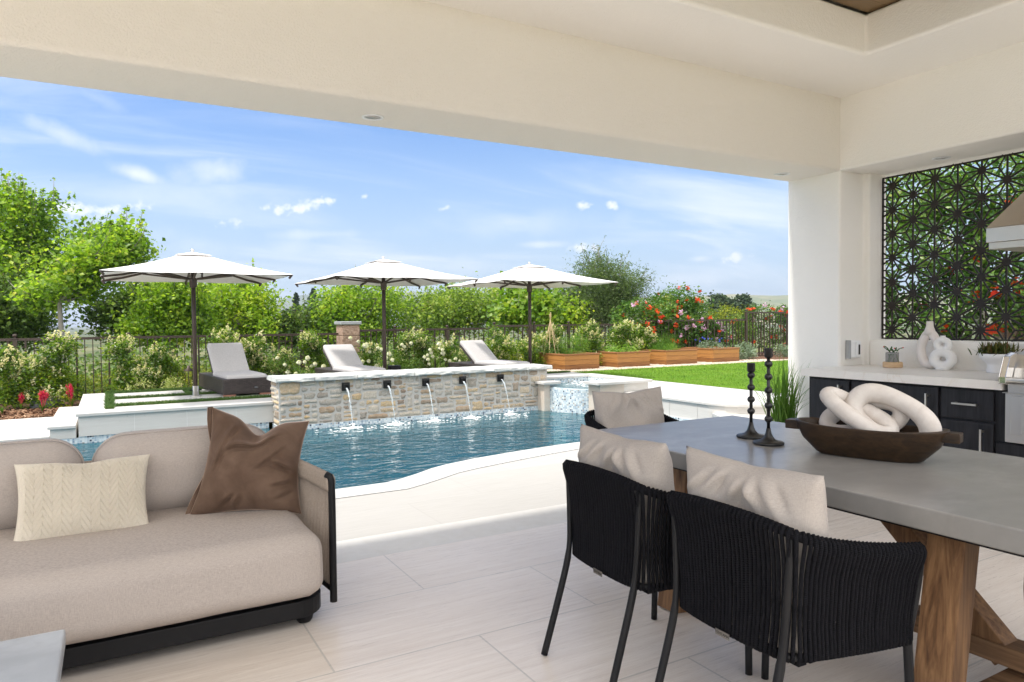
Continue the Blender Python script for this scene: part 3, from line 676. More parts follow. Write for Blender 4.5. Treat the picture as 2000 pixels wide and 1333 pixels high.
for i, (sx, lx) in enumerate(SPX):
    z0 = .445
    p = MB(); p.box(sx-.058, sx+.058, FY0-.046, FY0-.03, z0-.058, z0+.058); sc = p.build('spout', M['iron'], fw, bevel=.003)
    q = MB()
    for (a0, a1, b0, b1) in ((-.036, .036, .026, .034), (-.036, .036, -.034, -.026), (-.036, -.028, -.026, .026), (.028, .036, -.026, .026)): q.box(sx+a0, sx+a1, FY0-.082, FY0-.047, z0-.002+b0, z0-.002+b1)
    q.build('scupper_lip', M['chrome'] if False else M['iron'], sc, bevel=.001)
    t = np.linspace(0, 1, 22); yl = 9.535; y0 = FY0-.080
    pts = np.stack([sx+(lx-sx)*t, y0+(yl-y0)*t, z0-.022-(z0-.022-WZ)*(.12*t+.88*t*t)], 1); wob = r1.normal(0, .0022, pts.shape); pts[2:-1] += wob[2:-1]
    w = MB(); w.tube(pts, .0165*(1-.6*t**.7)+r1.uniform(-.0012, .0012, 22), 8, flat=.55)
    js = w.build('water_jet', M['jet'], smooth=True); tag(js, ['leftmost', 'second', 'middle', 'fourth', 'rightmost'][i]+' of the five thin water jets falling from the stone wall into the pool', 'water jet', 'water jets of the stone wall')
    f = MB(); K = 95; rr = np.abs(r1.normal(0, .17, K)); aa = r1.uniform(0, 2*PI, K)
    for k in range(K):
        s_ = r1.uniform(.005, .02)*(1.5 if rr[k] < .1 else 1); cxx, cyy = lx+rr[k]*math.cos(aa[k])*1.25, yl+rr[k]*math.sin(aa[k])*.85
        el = r1.uniform(1, 2.4); an = r1.uniform(0, PI); v = octv*np.array([s_*el, s_, s_*.35]); R_ = np.array([[math.cos(an), -math.sin(an), 0], [math.sin(an), math.cos(an), 0], [0, 0, 1]])
        f.add(v@R_.T+np.array([cxx, min(cyy, FY0-.03), WZ+.001]), octf)
    for k in range(26):
        s_ = r1.uniform(.006, .016); h_ = abs(r1.normal(0, .022)); f.add(octv*s_+np.array([lx+r1.normal(0, .03), yl+r1.normal(0, .03), WZ+h_]), octf+[(1, 0, 5), (2, 1, 5), (3, 2, 5), (0, 3, 5)])
    fo = f.build('foam', M['foam'], js); fo['kind'] = 'stuff'

# ================================================================== SPA
spa = thing('raised_spa', 'raised spa clad in blue glass mosaic spilling over a round front into the pool', 'spa', (6.9, 9.4, 0), world=True)
SC, SR = (7.03, 9.55), .86
def cyl_uv(name, m, c, r, z0, z1, a0, a1, n=60):
    me = bpy.data.meshes.new(name); A = np.linspace(a0, a1, n); V = []; UVS = []
    for a in A:
        for z in (z0, z1): V.append((c[0]+r*math.cos(a), c[1]+r*math.sin(a), z)); UVS.append((a*r, z))
    Fq = [(2*i, 2*i+2, 2*i+3, 2*i+1) for i in range(n-1)]
    V = (np.array(V)-np.array(spa.location)).tolist()
    me.from_pydata(V, [], Fq); uv = me.uv_layers.new(name='UVMap'); me.materials.append(m)
    for lp in me.loops: uv.data[lp.index].uv = UVS[lp.vertex_index]
    me.polygons.foreach_set('use_smooth', [True]*len(me.polygons)); o = bpy.data.objects.new(name, me); COL.objects.link(o); o.parent = spa; return o
cyl_uv('spillway', M['mosaic_uv'], SC, SR, -1.3, .262, PI*.62, PI*1.68)
c = MB(); A = np.linspace(PI*.62, PI*1.68, 60); c.grid([[(SC[0]+r*math.cos(a), SC[1]+r*math.sin(a), z) for r, z in ((SR, .262), (SR-.02, .272), (SR-.14, .272), (SR-.15, .2))] for a in A]); c.build('rim', M['mosaic'], spa, smooth=True)
MB().add([(SC[0]+(SR-.01)*math.cos(a), SC[1]+(SR-.01)*math.sin(a), .279) for a in np.linspace(0, 2*PI, 64)[:-1]], [tuple(range(63))]).build('spa_water', M['spa_water'], spa)
c = MB()
for k in range(60):
    a = r1.uniform(0, 2*PI); r = abs(r1.normal(0, .10)); s_ = r1.uniform(.012, .035); h = max(0, .085*(1-r/.11))*r1.uniform(.3, 1); c.add(octv*s_*np.array([1, 1, .8])+np.array([SC[0]-.02+r*math.cos(a), SC[1]+r*math.sin(a), .28+h]), octf+[(1, 0, 5), (2, 1, 5), (3, 2, 5), (0, 3, 5)])
for k in range(160):
    a = r1.uniform(0, 2*PI); r = r1.uniform(.1, .6); s_ = r1.uniform(.008, .028); c.add(octv*np.array([s_*2, s_, s_*.25])+np.array([SC[0]+r*math.cos(a)*.9, SC[1]+r*math.sin(a)*.9, .281]), octf)
c.build('bubbles', M['foam'], spa)['kind'] = 'stuff'
MB().box(6.42, 6.88, 8.56, 8.86, -.3, .362).build('pier', M['tan_stone'], spa)
MB().box(6.8805, 7.36, 8.56, 8.72, .236, .362).build('pier', M['riser'], spa)
MB().box(6.33, 7.40, 8.50, 8.88, .363, .402).build('coping', M['coping'], spa, bevel=.004)
MB().box(6.06, 6.17, 9.57, 9.77, -.3, .318).build('pier', M['tan_stone'], spa)
MB().box(6.0, 6.34, 9.5, 9.76, .319, .358).build('coping', M['coping'], spa, bevel=.004)
c = MB(); c.box(6.33, 7.24, 10.02, 10.04, .15, .352); c.box(7.24, 7.26, 8.9, 10.04, .15, .352); c.build('back_tile', M['mosaic'], spa)
c = MB(); c.box(6.26, 7.24, 10.0, 10.28, .353, .39); c.box(7.2405, 7.52, 8.885, 10.28, .353, .39); c.build('coping', M['coping'], spa, bevel=.004)
c = MB(); c.box(6.29, 7.26, 10.041, 10.26, .1, .3525); c.box(7.261, 7.5, 8.9, 10.26, .1, .3525); c.build('back_wall', M['riser'], spa)
# ================================================================== PRIVACY SCREEN
ps = thing('privacy_screen', 'dark bronze laser-cut screen with star pattern filling the opening above the counter', 'screen', (5.87, 2.6, 1.154), world=True)
SY0, SY1, SZ0, SZ1, SXX = 1.0, 3.742, 1.156, 2.556, 5.868
c = MB(); t_ = .006
def sbar(p, q, w):
    p, q = np.array(p), np.array(q)
    # clip to the frame
    for ax, lo, hi in ((0, SY0, SY1), (1, SZ0, SZ1)):
        if max(p[ax], q[ax]) <= lo or min(p[ax], q[ax]) >= hi: return
        for a, b in ((p, q), (q, p)):
            if a[ax] < lo: a[:] = a+(b-a)*(lo-a[ax])/(b[ax]-a[ax])
            if a[ax] > hi: a[:] = a+(b-a)*(hi-a[ax])/(b[ax]-a[ax])
    if np.linalg.norm(q-p) < .004: return
    c.beam((SXX+r1.uniform(-.0008, .0008), p[0], p[1]), (SXX+r1.uniform(-.0008, .0008), q[0], q[1]), t_, w, up=(0, -(q-p)[1], (q-p)[0]) if abs((q-p)[0]) < 1e-6 else (0, -(q-p)[1], (q-p)[0]))
sp_ = .2055; dy_ = sp_*math.sqrt(3)/2
nodes = {}
for i in range(-1, 17):
    for j in range(-1, 9):
        nodes[i, j] = (3.650-i*dy_, 2.470-j*sp_-(.5*sp_ if i % 2 else 0)+.0)
for (i, j), n in nodes.items():
    n = np.array(n)
    k = 1 if i % 2 else 0
    nb = [(i, j+1), (i+1, j-1+k), (i+1, j+k)]
    for q in nb:
        if q in nodes: sbar(n.copy(), np.array(nodes[q]), .0142)
    for tri in (((i+1, j-1+k), (i+1, j+k)), ((i+1, j+k), (i, j+1))):
        if tri[0] in nodes and tri[1] in nodes:
            a, b = np.array(nodes[tri[0]]), np.array(nodes[tri[1]]); ce = (n+a+b)/3
            for e in (n, a, b): sbar(e.copy(), ce.copy(), .0115)
    if SY0 < n[0] < SY1 and SZ0 < n[1] < SZ1:
        c.add([(SXX+s*.0036, n[0]+.031*math.cos(2*PI*q/12), n[1]+.031*math.sin(2*PI*q/12)) for s in (-1, 1) for q in range(12)], [tuple(range(12)), tuple(range(23, 11, -1))]+[(q, (q+1) % 12, 12+(q+1) % 12, 12+q) for q in range(12)])
c.build('lattice', M['screen'], ps)
c = MB(); w = .013
c.box(SXX-.005, SXX+.005, SY0, SY1, SZ0, SZ0+w); c.box(SXX-.005, SXX+.005, SY0, SY1, SZ1-w, SZ1); c.box(SXX-.0055, SXX+.0055, SY1-w, SY1, SZ0+w, SZ1-w); c.box(SXX-.0055, SXX+.0055, SY0, SY0+w, SZ0+w, SZ1-w)
c.build('frame', M['screen'], ps)

# ================================================================== OUTDOOR KITCHEN
CZT = .935; CXF = 4.93
kc = thing('kitchen_counter', 'outdoor kitchen run of black cabinets under a pale quartz top along the right wall', 'counter', (5.3, 2.9, 0), world=True)
MB().prism([(CXF-.055, 3.80), (5.37, 3.80), (5.37, 3.797), (5.687, 3.797), (5.687, 2.315), (CXF-.055, 2.315)], CZT-.058, CZT).build('countertop', M['quartz'], kc, bevel=.004)
MB().box(CXF+.02, 5.68, 1.2, 3.775, .09, CZT-.0585).build('carcass', M['cabinet'], kc)
MB().box(CXF+.08, 5.66, 1.2, 3.72, .002, .0895).build('toe_kick', M['black_metal'], kc)
def front(name, y0, y1, z0, z1):
    d = MB(); d.box(CXF-.002, CXF+.019, y1, y0, z0, z1); o = d.build(name, M['cabinet'], kc, bevel=.005)
    return o
def pull(o, y, z, L, vert=True):
    d = MB(); x = CXF-.036
    if vert:
        d.box(x-.006, x+.006, y-.006, y+.006, z-L/2, z+L/2); d.box(x+.0065, CXF-.0025, y-.006, y+.006, z+L/2-.022, z+L/2-.008); d.box(x+.0065, CXF-.0025, y-.006, y+.006, z-L/2+.008, z-L/2+.022)
    else:
        d.box(x-.006, x+.006, y-L/2, y+L/2, z-.006, z+.006); d.box(x+.0065, CXF-.0025, y-L/2+.008, y-L/2+.022, z-.006, z+.006); d.box(x+.0065, CXF-.0025, y+L/2-.022, y+L/2-.008, z-.006, z+.006)
    d.build('pull_handle', M['nickel'], o, bevel=.001)
zt = CZT-.075
o = front('cabinet_door', 3.76, 3.405, .12, zt); pull(o, 3.475, .66, .33)
o = front('cabinet_door', 3.385, 2.735, .12, zt); pull(o, 2.80, .63, .37)
o = front('drawer', 2.715, 2.385, .665, zt); pull(o, 2.55, .765, .155, False)
o = front('cabinet_door', 2.715, 2.385, .12, .65); pull(o, 2.445, .46, .30)
front('filler_panel', 2.37, 1.2, .12, .535)
# grill
gr = thing('built_in_grill', 'stainless built-in gas grill set into the counter at the right edge of the picture', 'grill', (5.2, 1.9, .55), world=True)
GX = CXF-.03
MB().box(GX, 5.6, 1.35, 2.305, .55, .86).build('body', M['steel'], gr, bevel=.004)
MB().box(GX-.012, GX-.001, 1.35, 2.27, .60, .845).build('drip_panel', M['steel'], gr, bevel=.004)
d = MB(); d.box(GX-.03, GX-.0125, 1.5, 2.20, .615, .80); o = d.build('access_drawer', M['steel'], gr, bevel=.006)
MB().box(GX-.0315, GX-.0305, 1.52, 2.15, .64, .775).build('opening_shade', M['black_metal'], o)  # black plate stands in for the shade inside the opening
MB().box(GX-.05, GX-.0305, 1.6, 2.155, .630, .655).build('pull_lip', M['steel'], o, bevel=.004)
lid = MB(); prof = [(GX-.01, .865), (GX-.012, .93), (GX+.02, 1.02), (GX+.10, 1.10), (GX+.25, 1.145), (GX+.5, 1.15), (GX+.62, 1.10), (GX+.62, .865)]
lid.grid([[(x, y, z) for x, z in prof] for y in (1.38, 2.285)])
for y, q in ((2.285, 1), (1.38, -1)): lid.add([(x, y, z) for x, z in prof], [tuple(range(8))[::q]])
lo = lid.build('lid', M['steel'], gr, bevel=.004)
e = MB(); e.prism([(0, 0), (1, 0), (1, 1), (0, 1)], 0, 1); 
e = MB(); pr = [(GX-.085, .925), (GX-.085, .965), (GX-.03, 1.09), (GX+.05, 1.115), (GX+.03, 1.07), (GX-.015, .96), (GX-.03, .925)]
for y0, y1 in ((2.262, 2.300),): 
    e.add([(x, y0, z) for x, z in pr]+[(x, y1, z) for x, z in pr], [tuple(range(7)), tuple(range(13, 6, -1))]+[(i, (i+1) % 7, 7+(i+1) % 7, 7+i) for i in range(7)])
e.build('end_bracket', M['chrome'], lo, bevel=.004)
MB().tube([(GX-.062, 2.2615, .945), (GX-.062, 1.4, .945)], .021, 16).build('handle', M['steel'], lo, smooth=True)
MB().box(GX-.02, 5.6, 1.33, 2.312, .861, .8645).build('top_trim', M['steel'], gr)
# hood
hd = thing('range_hood', 'stainless tapered range hood hanging over the grill at the right edge', 'range hood', (5.4, 1.9, 1.8), world=True)
HX, HY0, HY1 = 5.10, 1.25, 2.525
MB().box(HX, 5.66, HY0, HY1, 1.835, 1.932).build('lip', M['steel'], hd, bevel=.003)
MB().box(HX+.012, 5.66, HY0+.02, HY1-.012, 1.79, 1.8345).build('lower_rim', M['nickel'], hd, bevel=.002)
d = MB(); a = [(HX, HY0, 1.933), (HX, HY1, 1.933), (5.66, HY1, 1.933), (5.66, HY0, 1.933)]; b = [(5.42, 1.64, 2.52), (5.42, 2.09, 2.52), (5.66, 2.09, 2.52), (5.66, 1.64, 2.52)]
d.add(a+b, [(0, 1, 2, 3), (7, 6, 5, 4)]+[(i, 4+i, 4+(i+1) % 4, (i+1) % 4) for i in range(4)]); d.build('canopy', plain('warm brushed steel', (.50, .46, .41), .36, 1, .04), hd)
MB().box(5.43, 5.65, 1.65, 2.08, 2.5205, 2.577).build('duct', M['steel'], hd)
MB().box(HX+.05, 5.6, HY0+.05, HY1-.05, 1.792, 1.8).build('baffle_filter', M['black_metal'], hd)

# things on the counter
wd = tag(MB().lathe([(0, 0), (.070, 0), (.074, .006), (.074, .038), (.070, .045), (0, .045)], 40, (5.535, 3.435, CZT+.001)).build('wood_riser', M['pine_disc'], smooth=False, bevel=.002), 'round pale wooden riser disc on the counter under the cactus pot', 'wooden disc')
cp = thing('cactus_pot', 'small square concrete pot with a red-flowering cactus standing on the wooden disc', 'potted cactus', (5.535, 3.44, CZT+.047), .35)
c = MB(); h, s = .076, .041
for x0, x1, y0, y1 in ((-s, s, -s, -s+.007), (-s, s, s-.007, s), (-s, -s+.007, -s+.0071, s-.0071), (s-.007, s, -s+.0071, s-.0071)): c.box(x0, x1, y0, y1, 0, h)
c.build('pot', M['concrete_pot'], cp); MB().box(-s+.0075, s-.0075, -s+.0075, s-.0075, .002, h-.010).build('soil', M['soil'], cp)
M['cactus'] = leafmat('cactus pads', [(0, (.03, .09, .03)), (.6, (.07, .16, .05)), (1, (.14, .22, .09))], .05, .55)
FLW = []; c = MB(); rr_ = np.random.default_rng(3)
for k in range(9):
    p = np.array([rr_.uniform(-.025, .025), rr_.uniform(-.025, .025), h-.01]); d = np.array([rr_.normal(0, .5), rr_.normal(0, .5), 1.]); d /= np.linalg.norm(d)
    for s_ in range(rr_.integers(3, 5)):
        q = p+d*.021; c.tube([p, p+d*.004, p+d*.012, q], [.002, .0065, .0068, .002], 7, flat=.6); p = q; d = d+rr_.normal(0, .42, 3); d[2] = abs(d[2])*.8; d /= np.linalg.norm(d)
    if k < 4: FLW.append(p)
for k in range(5):
    p = np.array([-s-.004, rr_.uniform(-s, s*.6), h-.006])
    for s_ in range(7): q = p+np.array([rr_.normal(0, .006)-.002, rr_.normal(0, .006), -.0105]); c.add(octv*np.array([.006, .006, .005])+q, octf+[(1, 0, 5), (2, 1, 5), (3, 2, 5), (0, 3, 5)]); p = q
c.build('stems', M['cactus'], cp, smooth=True)
fm = MB().add(octv*np.array([.006, .006, .011]), octf+[(1, 0, 5), (2, 1, 5), (3, 2, 5), (0, 3, 5)]).build('cactus_flower', plain('red cactus flower', (.60, .05, .03), .5), cp); fm.location = FLW[0]
for p in FLW[1:]: q = dup(fm, cp); q.location = p
# two pierced vases
va = thing('pierced_vase', 'tall cream arch-shaped vase with one long opening at the back of the counter', 'vase', (5.60, 3.175, CZT+.001), 0)
def oval(a, b, n=40, pw=2.0, c=(0, 0)): 
    t = np.linspace(0, 2*PI, n, endpoint=False); return np.stack([c[0]+a*np.sign(np.cos(t))*np.abs(np.cos(t))**(2/pw), c[1]+b*np.sign(np.sin(t))*np.abs(np.sin(t))**(2/pw)], 1)
q = oval(.068, .125, 56, 2.0, (0, .158)); w_ = np.clip((q[:, 1]-.158)/.125, 0, 1); q[:, 0] *= 1-.38*w_**1.5
q[:, 1] = np.maximum(q[:, 1], .033)
m_ = MB(); m_.tube([(0, y, z) for y, z in q], .033, 16, closed=True); m_.lathe([(.0, .275), (.046, .268), (.036, .305), (.026, .335), (.0235, .372), (.020, .374), (.018, .36), (0, .355)], 24)
m_.build('body', plain('blush ceramic', (.76, .70, .65), .75, 0, .04, 7, .1, 240), va, smooth=True)
v8 = thing('pierced_vase', 'short white vase shaped like a figure eight with two round openings', 'vase', (5.565, 3.055, CZT+.001), .12)
m_ = MB(); m_.tube([(0, y, z) for y, z in oval(.062, .052, 44, 2, (0, .083))], [.036]*44, 18, closed=True); m_.tube([(0, y, z) for y, z in oval(.041, .036, 36, 2, (0, .192))], .026, 18, closed=True)
m_.lathe([(0, .21), (.030, .214), (.026, .228), (.019, .240), (.018, .262), (.016, .263), (.013, .255), (0, .25)], 24); m_.lathe([(0, .0), (.05, .0), (.053, .012), (0, .03)], 24)
m_.build('body', M['white_ceramic'], v8, smooth=True)
sb = thing('succulent_bowl', 'white pedestal bowl holding a spiky red and green succulent on the counter', 'potted plant', (5.56, 2.675, CZT+.001))
MB().lathe([(0, 0), (.058, 0), (.060, .004), (.056, .05), (.060, .066), (.085, .085), (.104, .110), (.112, .138), (.108, .139), (.098, .118), (0, .112)], 48).build('bowl', M['white_gloss'], sb, smooth=True)
M['succulent'] = leafmat('red tipped succulent', [(0, (.03, .06, .015)), (.3, (.07, .10, .02)), (.55, (.12, .12, .025)), (.75, (.16, .05, .025)), (1, (.22, .07, .04))], .12, .5)
c = MB(); N = 420
for k in range(N):
    a, el = rr_.uniform(0, 2*PI), rr_.uniform(.25, 1.45); base = np.array([rr_.normal(0, .04), rr_.normal(0, .04), .125]); d = np.array([math.cos(a)*math.cos(el), math.sin(a)*math.cos(el), math.sin(el)])
    L = rr_.uniform(.07, .125); sd_ = np.cross(d, [0, 0, 1.]); sd_ /= np.linalg.norm(sd_); mid = base+d*L*.55+np.array([0, 0, .006])
    c.add([base-sd_*.003, base+sd_*.003, mid+sd_*.0055, mid-sd_*.0055, base+d*L], [(0, 1, 2, 3), (3, 2, 4)])
c.build('leaves', M['succulent'], sb)
# ornamental grass in a floor pot beyond the counter end
og = thing('potted_grass', 'tall green ornamental grass in a dark floor pot beside the column', 'potted grass', (5.06, 4.12, 0))
MB().lathe([(0, .002), (.10, .002), (.13, .30), (.135, .32), (.115, .32), (.11, .28), (0, .28)], 32).build('pot', M['black_metal'], og, smooth=True)
c = MB(); N = 210
for k in range(N):
    a = rr_.uniform(0, 2*PI); b = np.array([rr_.normal(0, .045), rr_.normal(0, .045), .28]); L = rr_.uniform(.45, .80); out = abs(rr_.normal(0, .16))+.02; d = np.array([math.cos(a), math.sin(a), 0])
    t = np.linspace(0, 1, 6); P = b+np.outer(t, [0, 0, L])+np.outer(t**2.2, d*out*1.2)-np.outer(t**4, [0, 0, out*.35]); s_ = np.array([-d[1], d[0], 0])*.0055
    wv = (1-t**2)[:, None]; c.grid(np.stack([P-s_*wv, P+s_*wv], 1))
c.build('blades', leafmat('ornamental grass', [(0, (.05, .13, .015)), (.6, (.12, .24, .03)), (1, (.20, .27, .09))], .3, .45), og)

# ================================================================== DINING TABLE
TBX0, TBX1, TBY0, TBY1, TZ = 2.155, 3.27, .80, 3.035, .76
tb = thing('dining_table', 'long dining table with grey concrete top on timber trestle legs', 'dining table', (2.71, 1.8, 0), world=True)
c = MB(); c.box(TBX0, TBX1, TBY0, TBY1, TZ-.072, TZ); c.build('tabletop', M['concrete'], tb, bevel=.006, seg=3)
MB().box(TBX0+.10, TBX1-.10, TBY0+.1, TBY1-.1, TZ-.106, TZ-.0725).build('underframe', M['black_metal'], tb)
for Y in (1.22, 2.47):
    sgn = -1 if Y < 1.8 else 1
    for X, s in ((2.30, -1), (3.12, 1)):
        m_ = MB(); m_.beam((X-s*.03, Y-sgn*.02, TZ-.107), (X+s*.06, Y-sgn*.03, .002), .088, .118, up=(0, 1, 0)); m_.build('leg', M['teak'], tb, bevel=.004)
    MB().box(2.22+.16, 3.20-.16, Y-.045+sgn*.02, Y+.045+sgn*.02, .05, .125).build('foot_rail', M['teak_h'], tb, bevel=.004)
    MB().beam((2.71, Y-sgn*.55, TZ-.11), (2.71, Y-sgn*.03, .15), .085, .09, up=(1, 0, 0)).build('brace', M['teak'], tb, bevel=.004)
MB().box(2.655, 2.765, 1.15, 2.44, .135, .205).build('stretcher', M['teak_h'], tb, bevel=.004)

# ================================================================== DINING CHAIRS (front faces local +x)
def smoothpath(P, n):
    P = np.asarray(P, float); d = np.r_[0, np.cumsum(np.linalg.norm(np.diff(P, axis=0), axis=1))]
    Q = [P[0]]
    for i in range(len(P)-1): Q.append(P[i]*.75+P[i+1]*.25); Q.append(P[i]*.25+P[i+1]*.75)
    Q.append(P[-1]); P = np.array(Q)
    for _ in range(2):
        Q = [P[0]]
        for i in range(len(P)-1): Q.append(P[i]*.75+P[i+1]*.25); Q.append(P[i]*.25+P[i+1]*.75)
        Q.append(P[-1]); P = np.array(Q)
    d = np.r_[0, np.cumsum(np.linalg.norm(np.diff(P, axis=0), axis=1))]; s = np.linspace(0, d[-1], n)
    return np.stack([np.interp(s, d, P[:, k]) for k in range(3)], 1)
RIM = [(.49, .295, .648), (.30, .285, .672), (.10, .272, .715), (.012, .262, .745), (-.012, .235, .758), (-.018, .12, .768), (-.018, 0, .77), (-.018, -.12, .768), (-.012, -.235, .758), (.012, -.262, .745), (.10, -.272, .715), (.30, -.285, .672), (.49, -.295, .648)]
LOW = [(.465, .270, .372), (.30, .258, .380), (.10, .238, .392), (.030, .225, .396), (.008, .200, .397), (.0, .10, .395), (.0, 0, .394), (.0, -.10, .395), (.008, -.200, .397), (.030, -.225, .396), (.10, -.238, .392), (.30, -.258, .380), (.465, -.270, .372)]
def pillow(name, m, W, Hh, T, parent=None, corners=None, sag=.0, chop=0., wr=.006, seed=0, nu=46, nv=34, pinch=.09, relief=None, pw=.42, flange=0, creases=None):
    """stuffed cushion; corners BL,BR,TR,TL in 3-D give its place (bilinear)"""
    r = np.random.default_rng(seed); u = np.linspace(-1, 1, nu); v = np.linspace(-1, 1, nv); U, V = np.meshgrid(u, v, indexing='ij')
    BL, BR, TR, TL = [np.array(q, float) for q in corners]
    mb = MB(); ph = r.uniform(0, 6.28, 12)
    X = U*(1-pinch*(1-V**2)*np.abs(U)**1.5); Y = V*(1-pinch*(1-U**2)*np.abs(V)**1.5)
    Y = Y-chop*np.exp(-(U/.30)**2)*np.clip((V+.55)/1.55, 0, 1)**2
    a, b = (X+1)/2, (Y+1)/2
    P = (BL*((1-a)*(1-b))[..., None]+BR*(a*(1-b))[..., None]+TR*(a*b)[..., None]+TL*((1-a)*b)[..., None])
    nrm = np.cross(BR-BL, TL-BL); nrm /= np.linalg.norm(nrm)
    prof = np.clip((1-U**2)*(1-V**2), 0, 1)**pw
    prof = prof*(1-.55*(chop/.3)*np.exp(-(U/.16)**2)*np.clip((V-.1)/.9, 0, 1)) if chop else prof
    for side in (1, -1):
        w = sum(np.sin(U*r.uniform(2, 7)+V*r.uniform(2, 7)*(1 if k % 2 else -1)+ph[k])*wr/(1+k*.3) for k in range(6))
        cr = 0
        if creases is not None and creases[0] in (side, 0):
            for (cx_, cy_, ang, ln, dp) in creases[1]:
                ca, sa = math.cos(ang), math.sin(ang); p_ = (U-cx_)*ca+(V-cy_)*sa; q_ = -(U-cx_)*sa+(V-cy_)*ca
                cr = cr-dp*np.exp(-(q_/.045)**2-(p_/ln)**2)+dp*.8*np.exp(-((q_-.085)/.06)**2-(p_/ln)**2)
        th = T/2*prof+(w+cr*1.7)*np.clip(prof*1.4, 0, 1)
        if relief is not None: th = th+relief(U, V)*np.clip(prof*2.2-.35, 0, 1)
        G = P+side*th[..., None]*nrm
        mb.grid(G if side > 0 else G[:, ::-1])
    if flange:
        for idx, od in (((0, slice(None)), 1), ((-1, slice(None)), -1)): pass
    return mb.build(name, m, parent, smooth=True, merge=True)
CREASE = [(-.55, .62, .9, .26, .010), (-.25, .70, 1.1, .22, .012), (.05, .62, 1.25, .30, .011), (.32, .74, 1.9, .20, .012), (.62, .66, 2.1, .24, .009), (-.75, .25, .5, .2, .007), (.8, -.2, 2.4, .25, .007)]
def at(P, s):
    q = s*(len(P)-1); i = min(int(q), len(P)-2); return P[i]*(1-(q-i))+P[i+1]*(q-i)
def make_chair(label, seed=0):
    t = thing('dining_chair', label, 'chair', (0, 0, 0), 0, 'black rope dining chairs round the concrete table')
    rim = smoothpath(RIM, 150); low = smoothpath(LOW, 150); r = np.random.default_rng(seed)
    MB().tube(rim, .0135, 10).build('arm_rail', M['rope'], t, smooth=True)
    MB().tube(low, .011, 8).build('seat_rail', M['black_metal'], t, smooth=True)
    c = MB(); n = 92
    for k in range(n):
        s = (k+.5)/n; a = at(rim, s); b = at(low, np.clip(s+r.normal(0, .0007), 0, 1))
        mid = (a+b)/2; o = np.array([mid[0]-.22, mid[1], 0]); o = o/np.linalg.norm(o)*(.0035+r.normal(0, .0008))
        td = rim[min(149, int(s*149)+1)]-rim[max(0, int(s*149)-1)]; td /= np.linalg.norm(td); out = np.array([td[1], -td[0], 0]); out /= np.linalg.norm(out)+1e-9
        if out@np.array([a[0]-.22, a[1], 0]) < 0: out = -out
        P = [a-out*.004+np.array([0, 0, -.006]), a-out*.012+np.array([0, 0, .013]), a+np.array([0, 0, .0205]), a+out*.019+np.array([0, 0, .004]), a+out*.014+np.array([0, 0, -.022]), a*.72+b*.28+o*.7, mid+o, a*.28+b*.72+o*.7, b+out*.013+np.array([0, 0, .012]), b+out*.014+np.array([0, 0, -.008]), b-out*.002+np.array([0, 0, -.0145]), b-out*.013+np.array([0, 0, .0])]
        P = smoothpath(P, 26); c.tube(P, .0066*r.uniform(.95, 1.05), 6)
    c.build('rope_back', M['rope'], t, smooth=True)
    for s in (1, -1):
        m_ = MB(); m_.tube(smoothpath([(-.004, s*.238, .742), (-.006, s*.226, .55), (-.012, s*.217, .41), (-.055, s*.217, .26), (-.135, s*.220, .004)], 24), [.011]*11+[.0135]*13, 12); m_.build('leg', M['black_metal'], t, smooth=True)
        m_ = MB(); m_.tube(smoothpath([(.462, s*.270, .40), (.470, s*.276, .20), (.468, s*.281, .003)], 12), .0135, 12); m_.build('leg', M['black_metal'], t, smooth=True)
        m_ = MB(); m_.tube(smoothpath([(.488, s*.293, .66), (.492, s*.291, .60), (.478, s*.281, .47), (.463, s*.271, .375)], 14), .0115, 10); m_.build('arm_post', M['black_metal'], t, smooth=True)
    c = MB()
    for k in range(9): x = .05+k*.045; c.box(x-.016, x+.016, -.23-.03*x, .23+.03*x, .372, .382)
    c.build('seat_webbing', M['rope'], t)
    c = MB(); c.rbox((.245, 0, .435), (.44, .47, .095), .042, 7, (.0, .0, .012)); c.build('seat_cushion', M['chair_cushion'], t, smooth=True)
    pillow('back_cushion', M['chair_cushion'], .5, .38, .20, t, [(.150, .262, .485), (.150, -.262, .485), (.082, -.275, .912), (.082, .275, .912)], chop=.055, wr=.007, seed=seed+3, creases=(0, CREASE), pinch=.07, nu=56, nv=40)
    tg = MB(); tg.box(-.0245, -.022, -.028, .028, .378, .397); g = tg.build('metal_tag', plain('dark tag metal', (.30, .29, .27), .4, 1, .05) if 'tagm' not in M else M['tagm'], t)
    tx = bpy.data.curves.new('tag_text', 'FONT'); tx.body = 'VENTANA'; tx.size = .0125; tx.align_x = 'CENTER'; tx.align_y = 'CENTER'; tx.extrude = .0003
    tob = bpy.data.objects.new('tag_text_curve', tx); COL.objects.link(tob); dg = bpy.context.evaluated_depsgraph_get(); dg.update()
    me = bpy.data.meshes.new_from_object(tob.evaluated_get(dg)); bpy.data.objects.remove(tob)
    tm = bpy.data.objects.new('tag_lettering', me); COL.objects.link(tm); me.materials.clear(); me.materials.append(M['iron']); tm.parent = g; tm.location = (-.0248, 0, .3875); tm.rotation_euler = (PI/2, 0, -PI/2)
    return t
ch = make_chair('black rope armchair with greige cushion, second from the far end of the table')
def place(o, x, y, rz, label): o.location = (x, y, 0); o.rotation_euler = (0, 0, rz); o['label'] = label; return o
place(ch, 1.612, 2.140, -.045, 'black rope armchair in the near row, the one closer to the pool')
place(dup(ch), 1.618, 1.520, -.03, 'nearest black rope armchair, its woven side panel and arm fully in view')
place(dup(ch), 2.40, .44, PI/2, 'black rope armchair at the near end of the table, only its front post in view')
place(dup(ch), 2.82, 3.56, -PI/2, 'black rope armchair at the head of the table with its back to the pool')

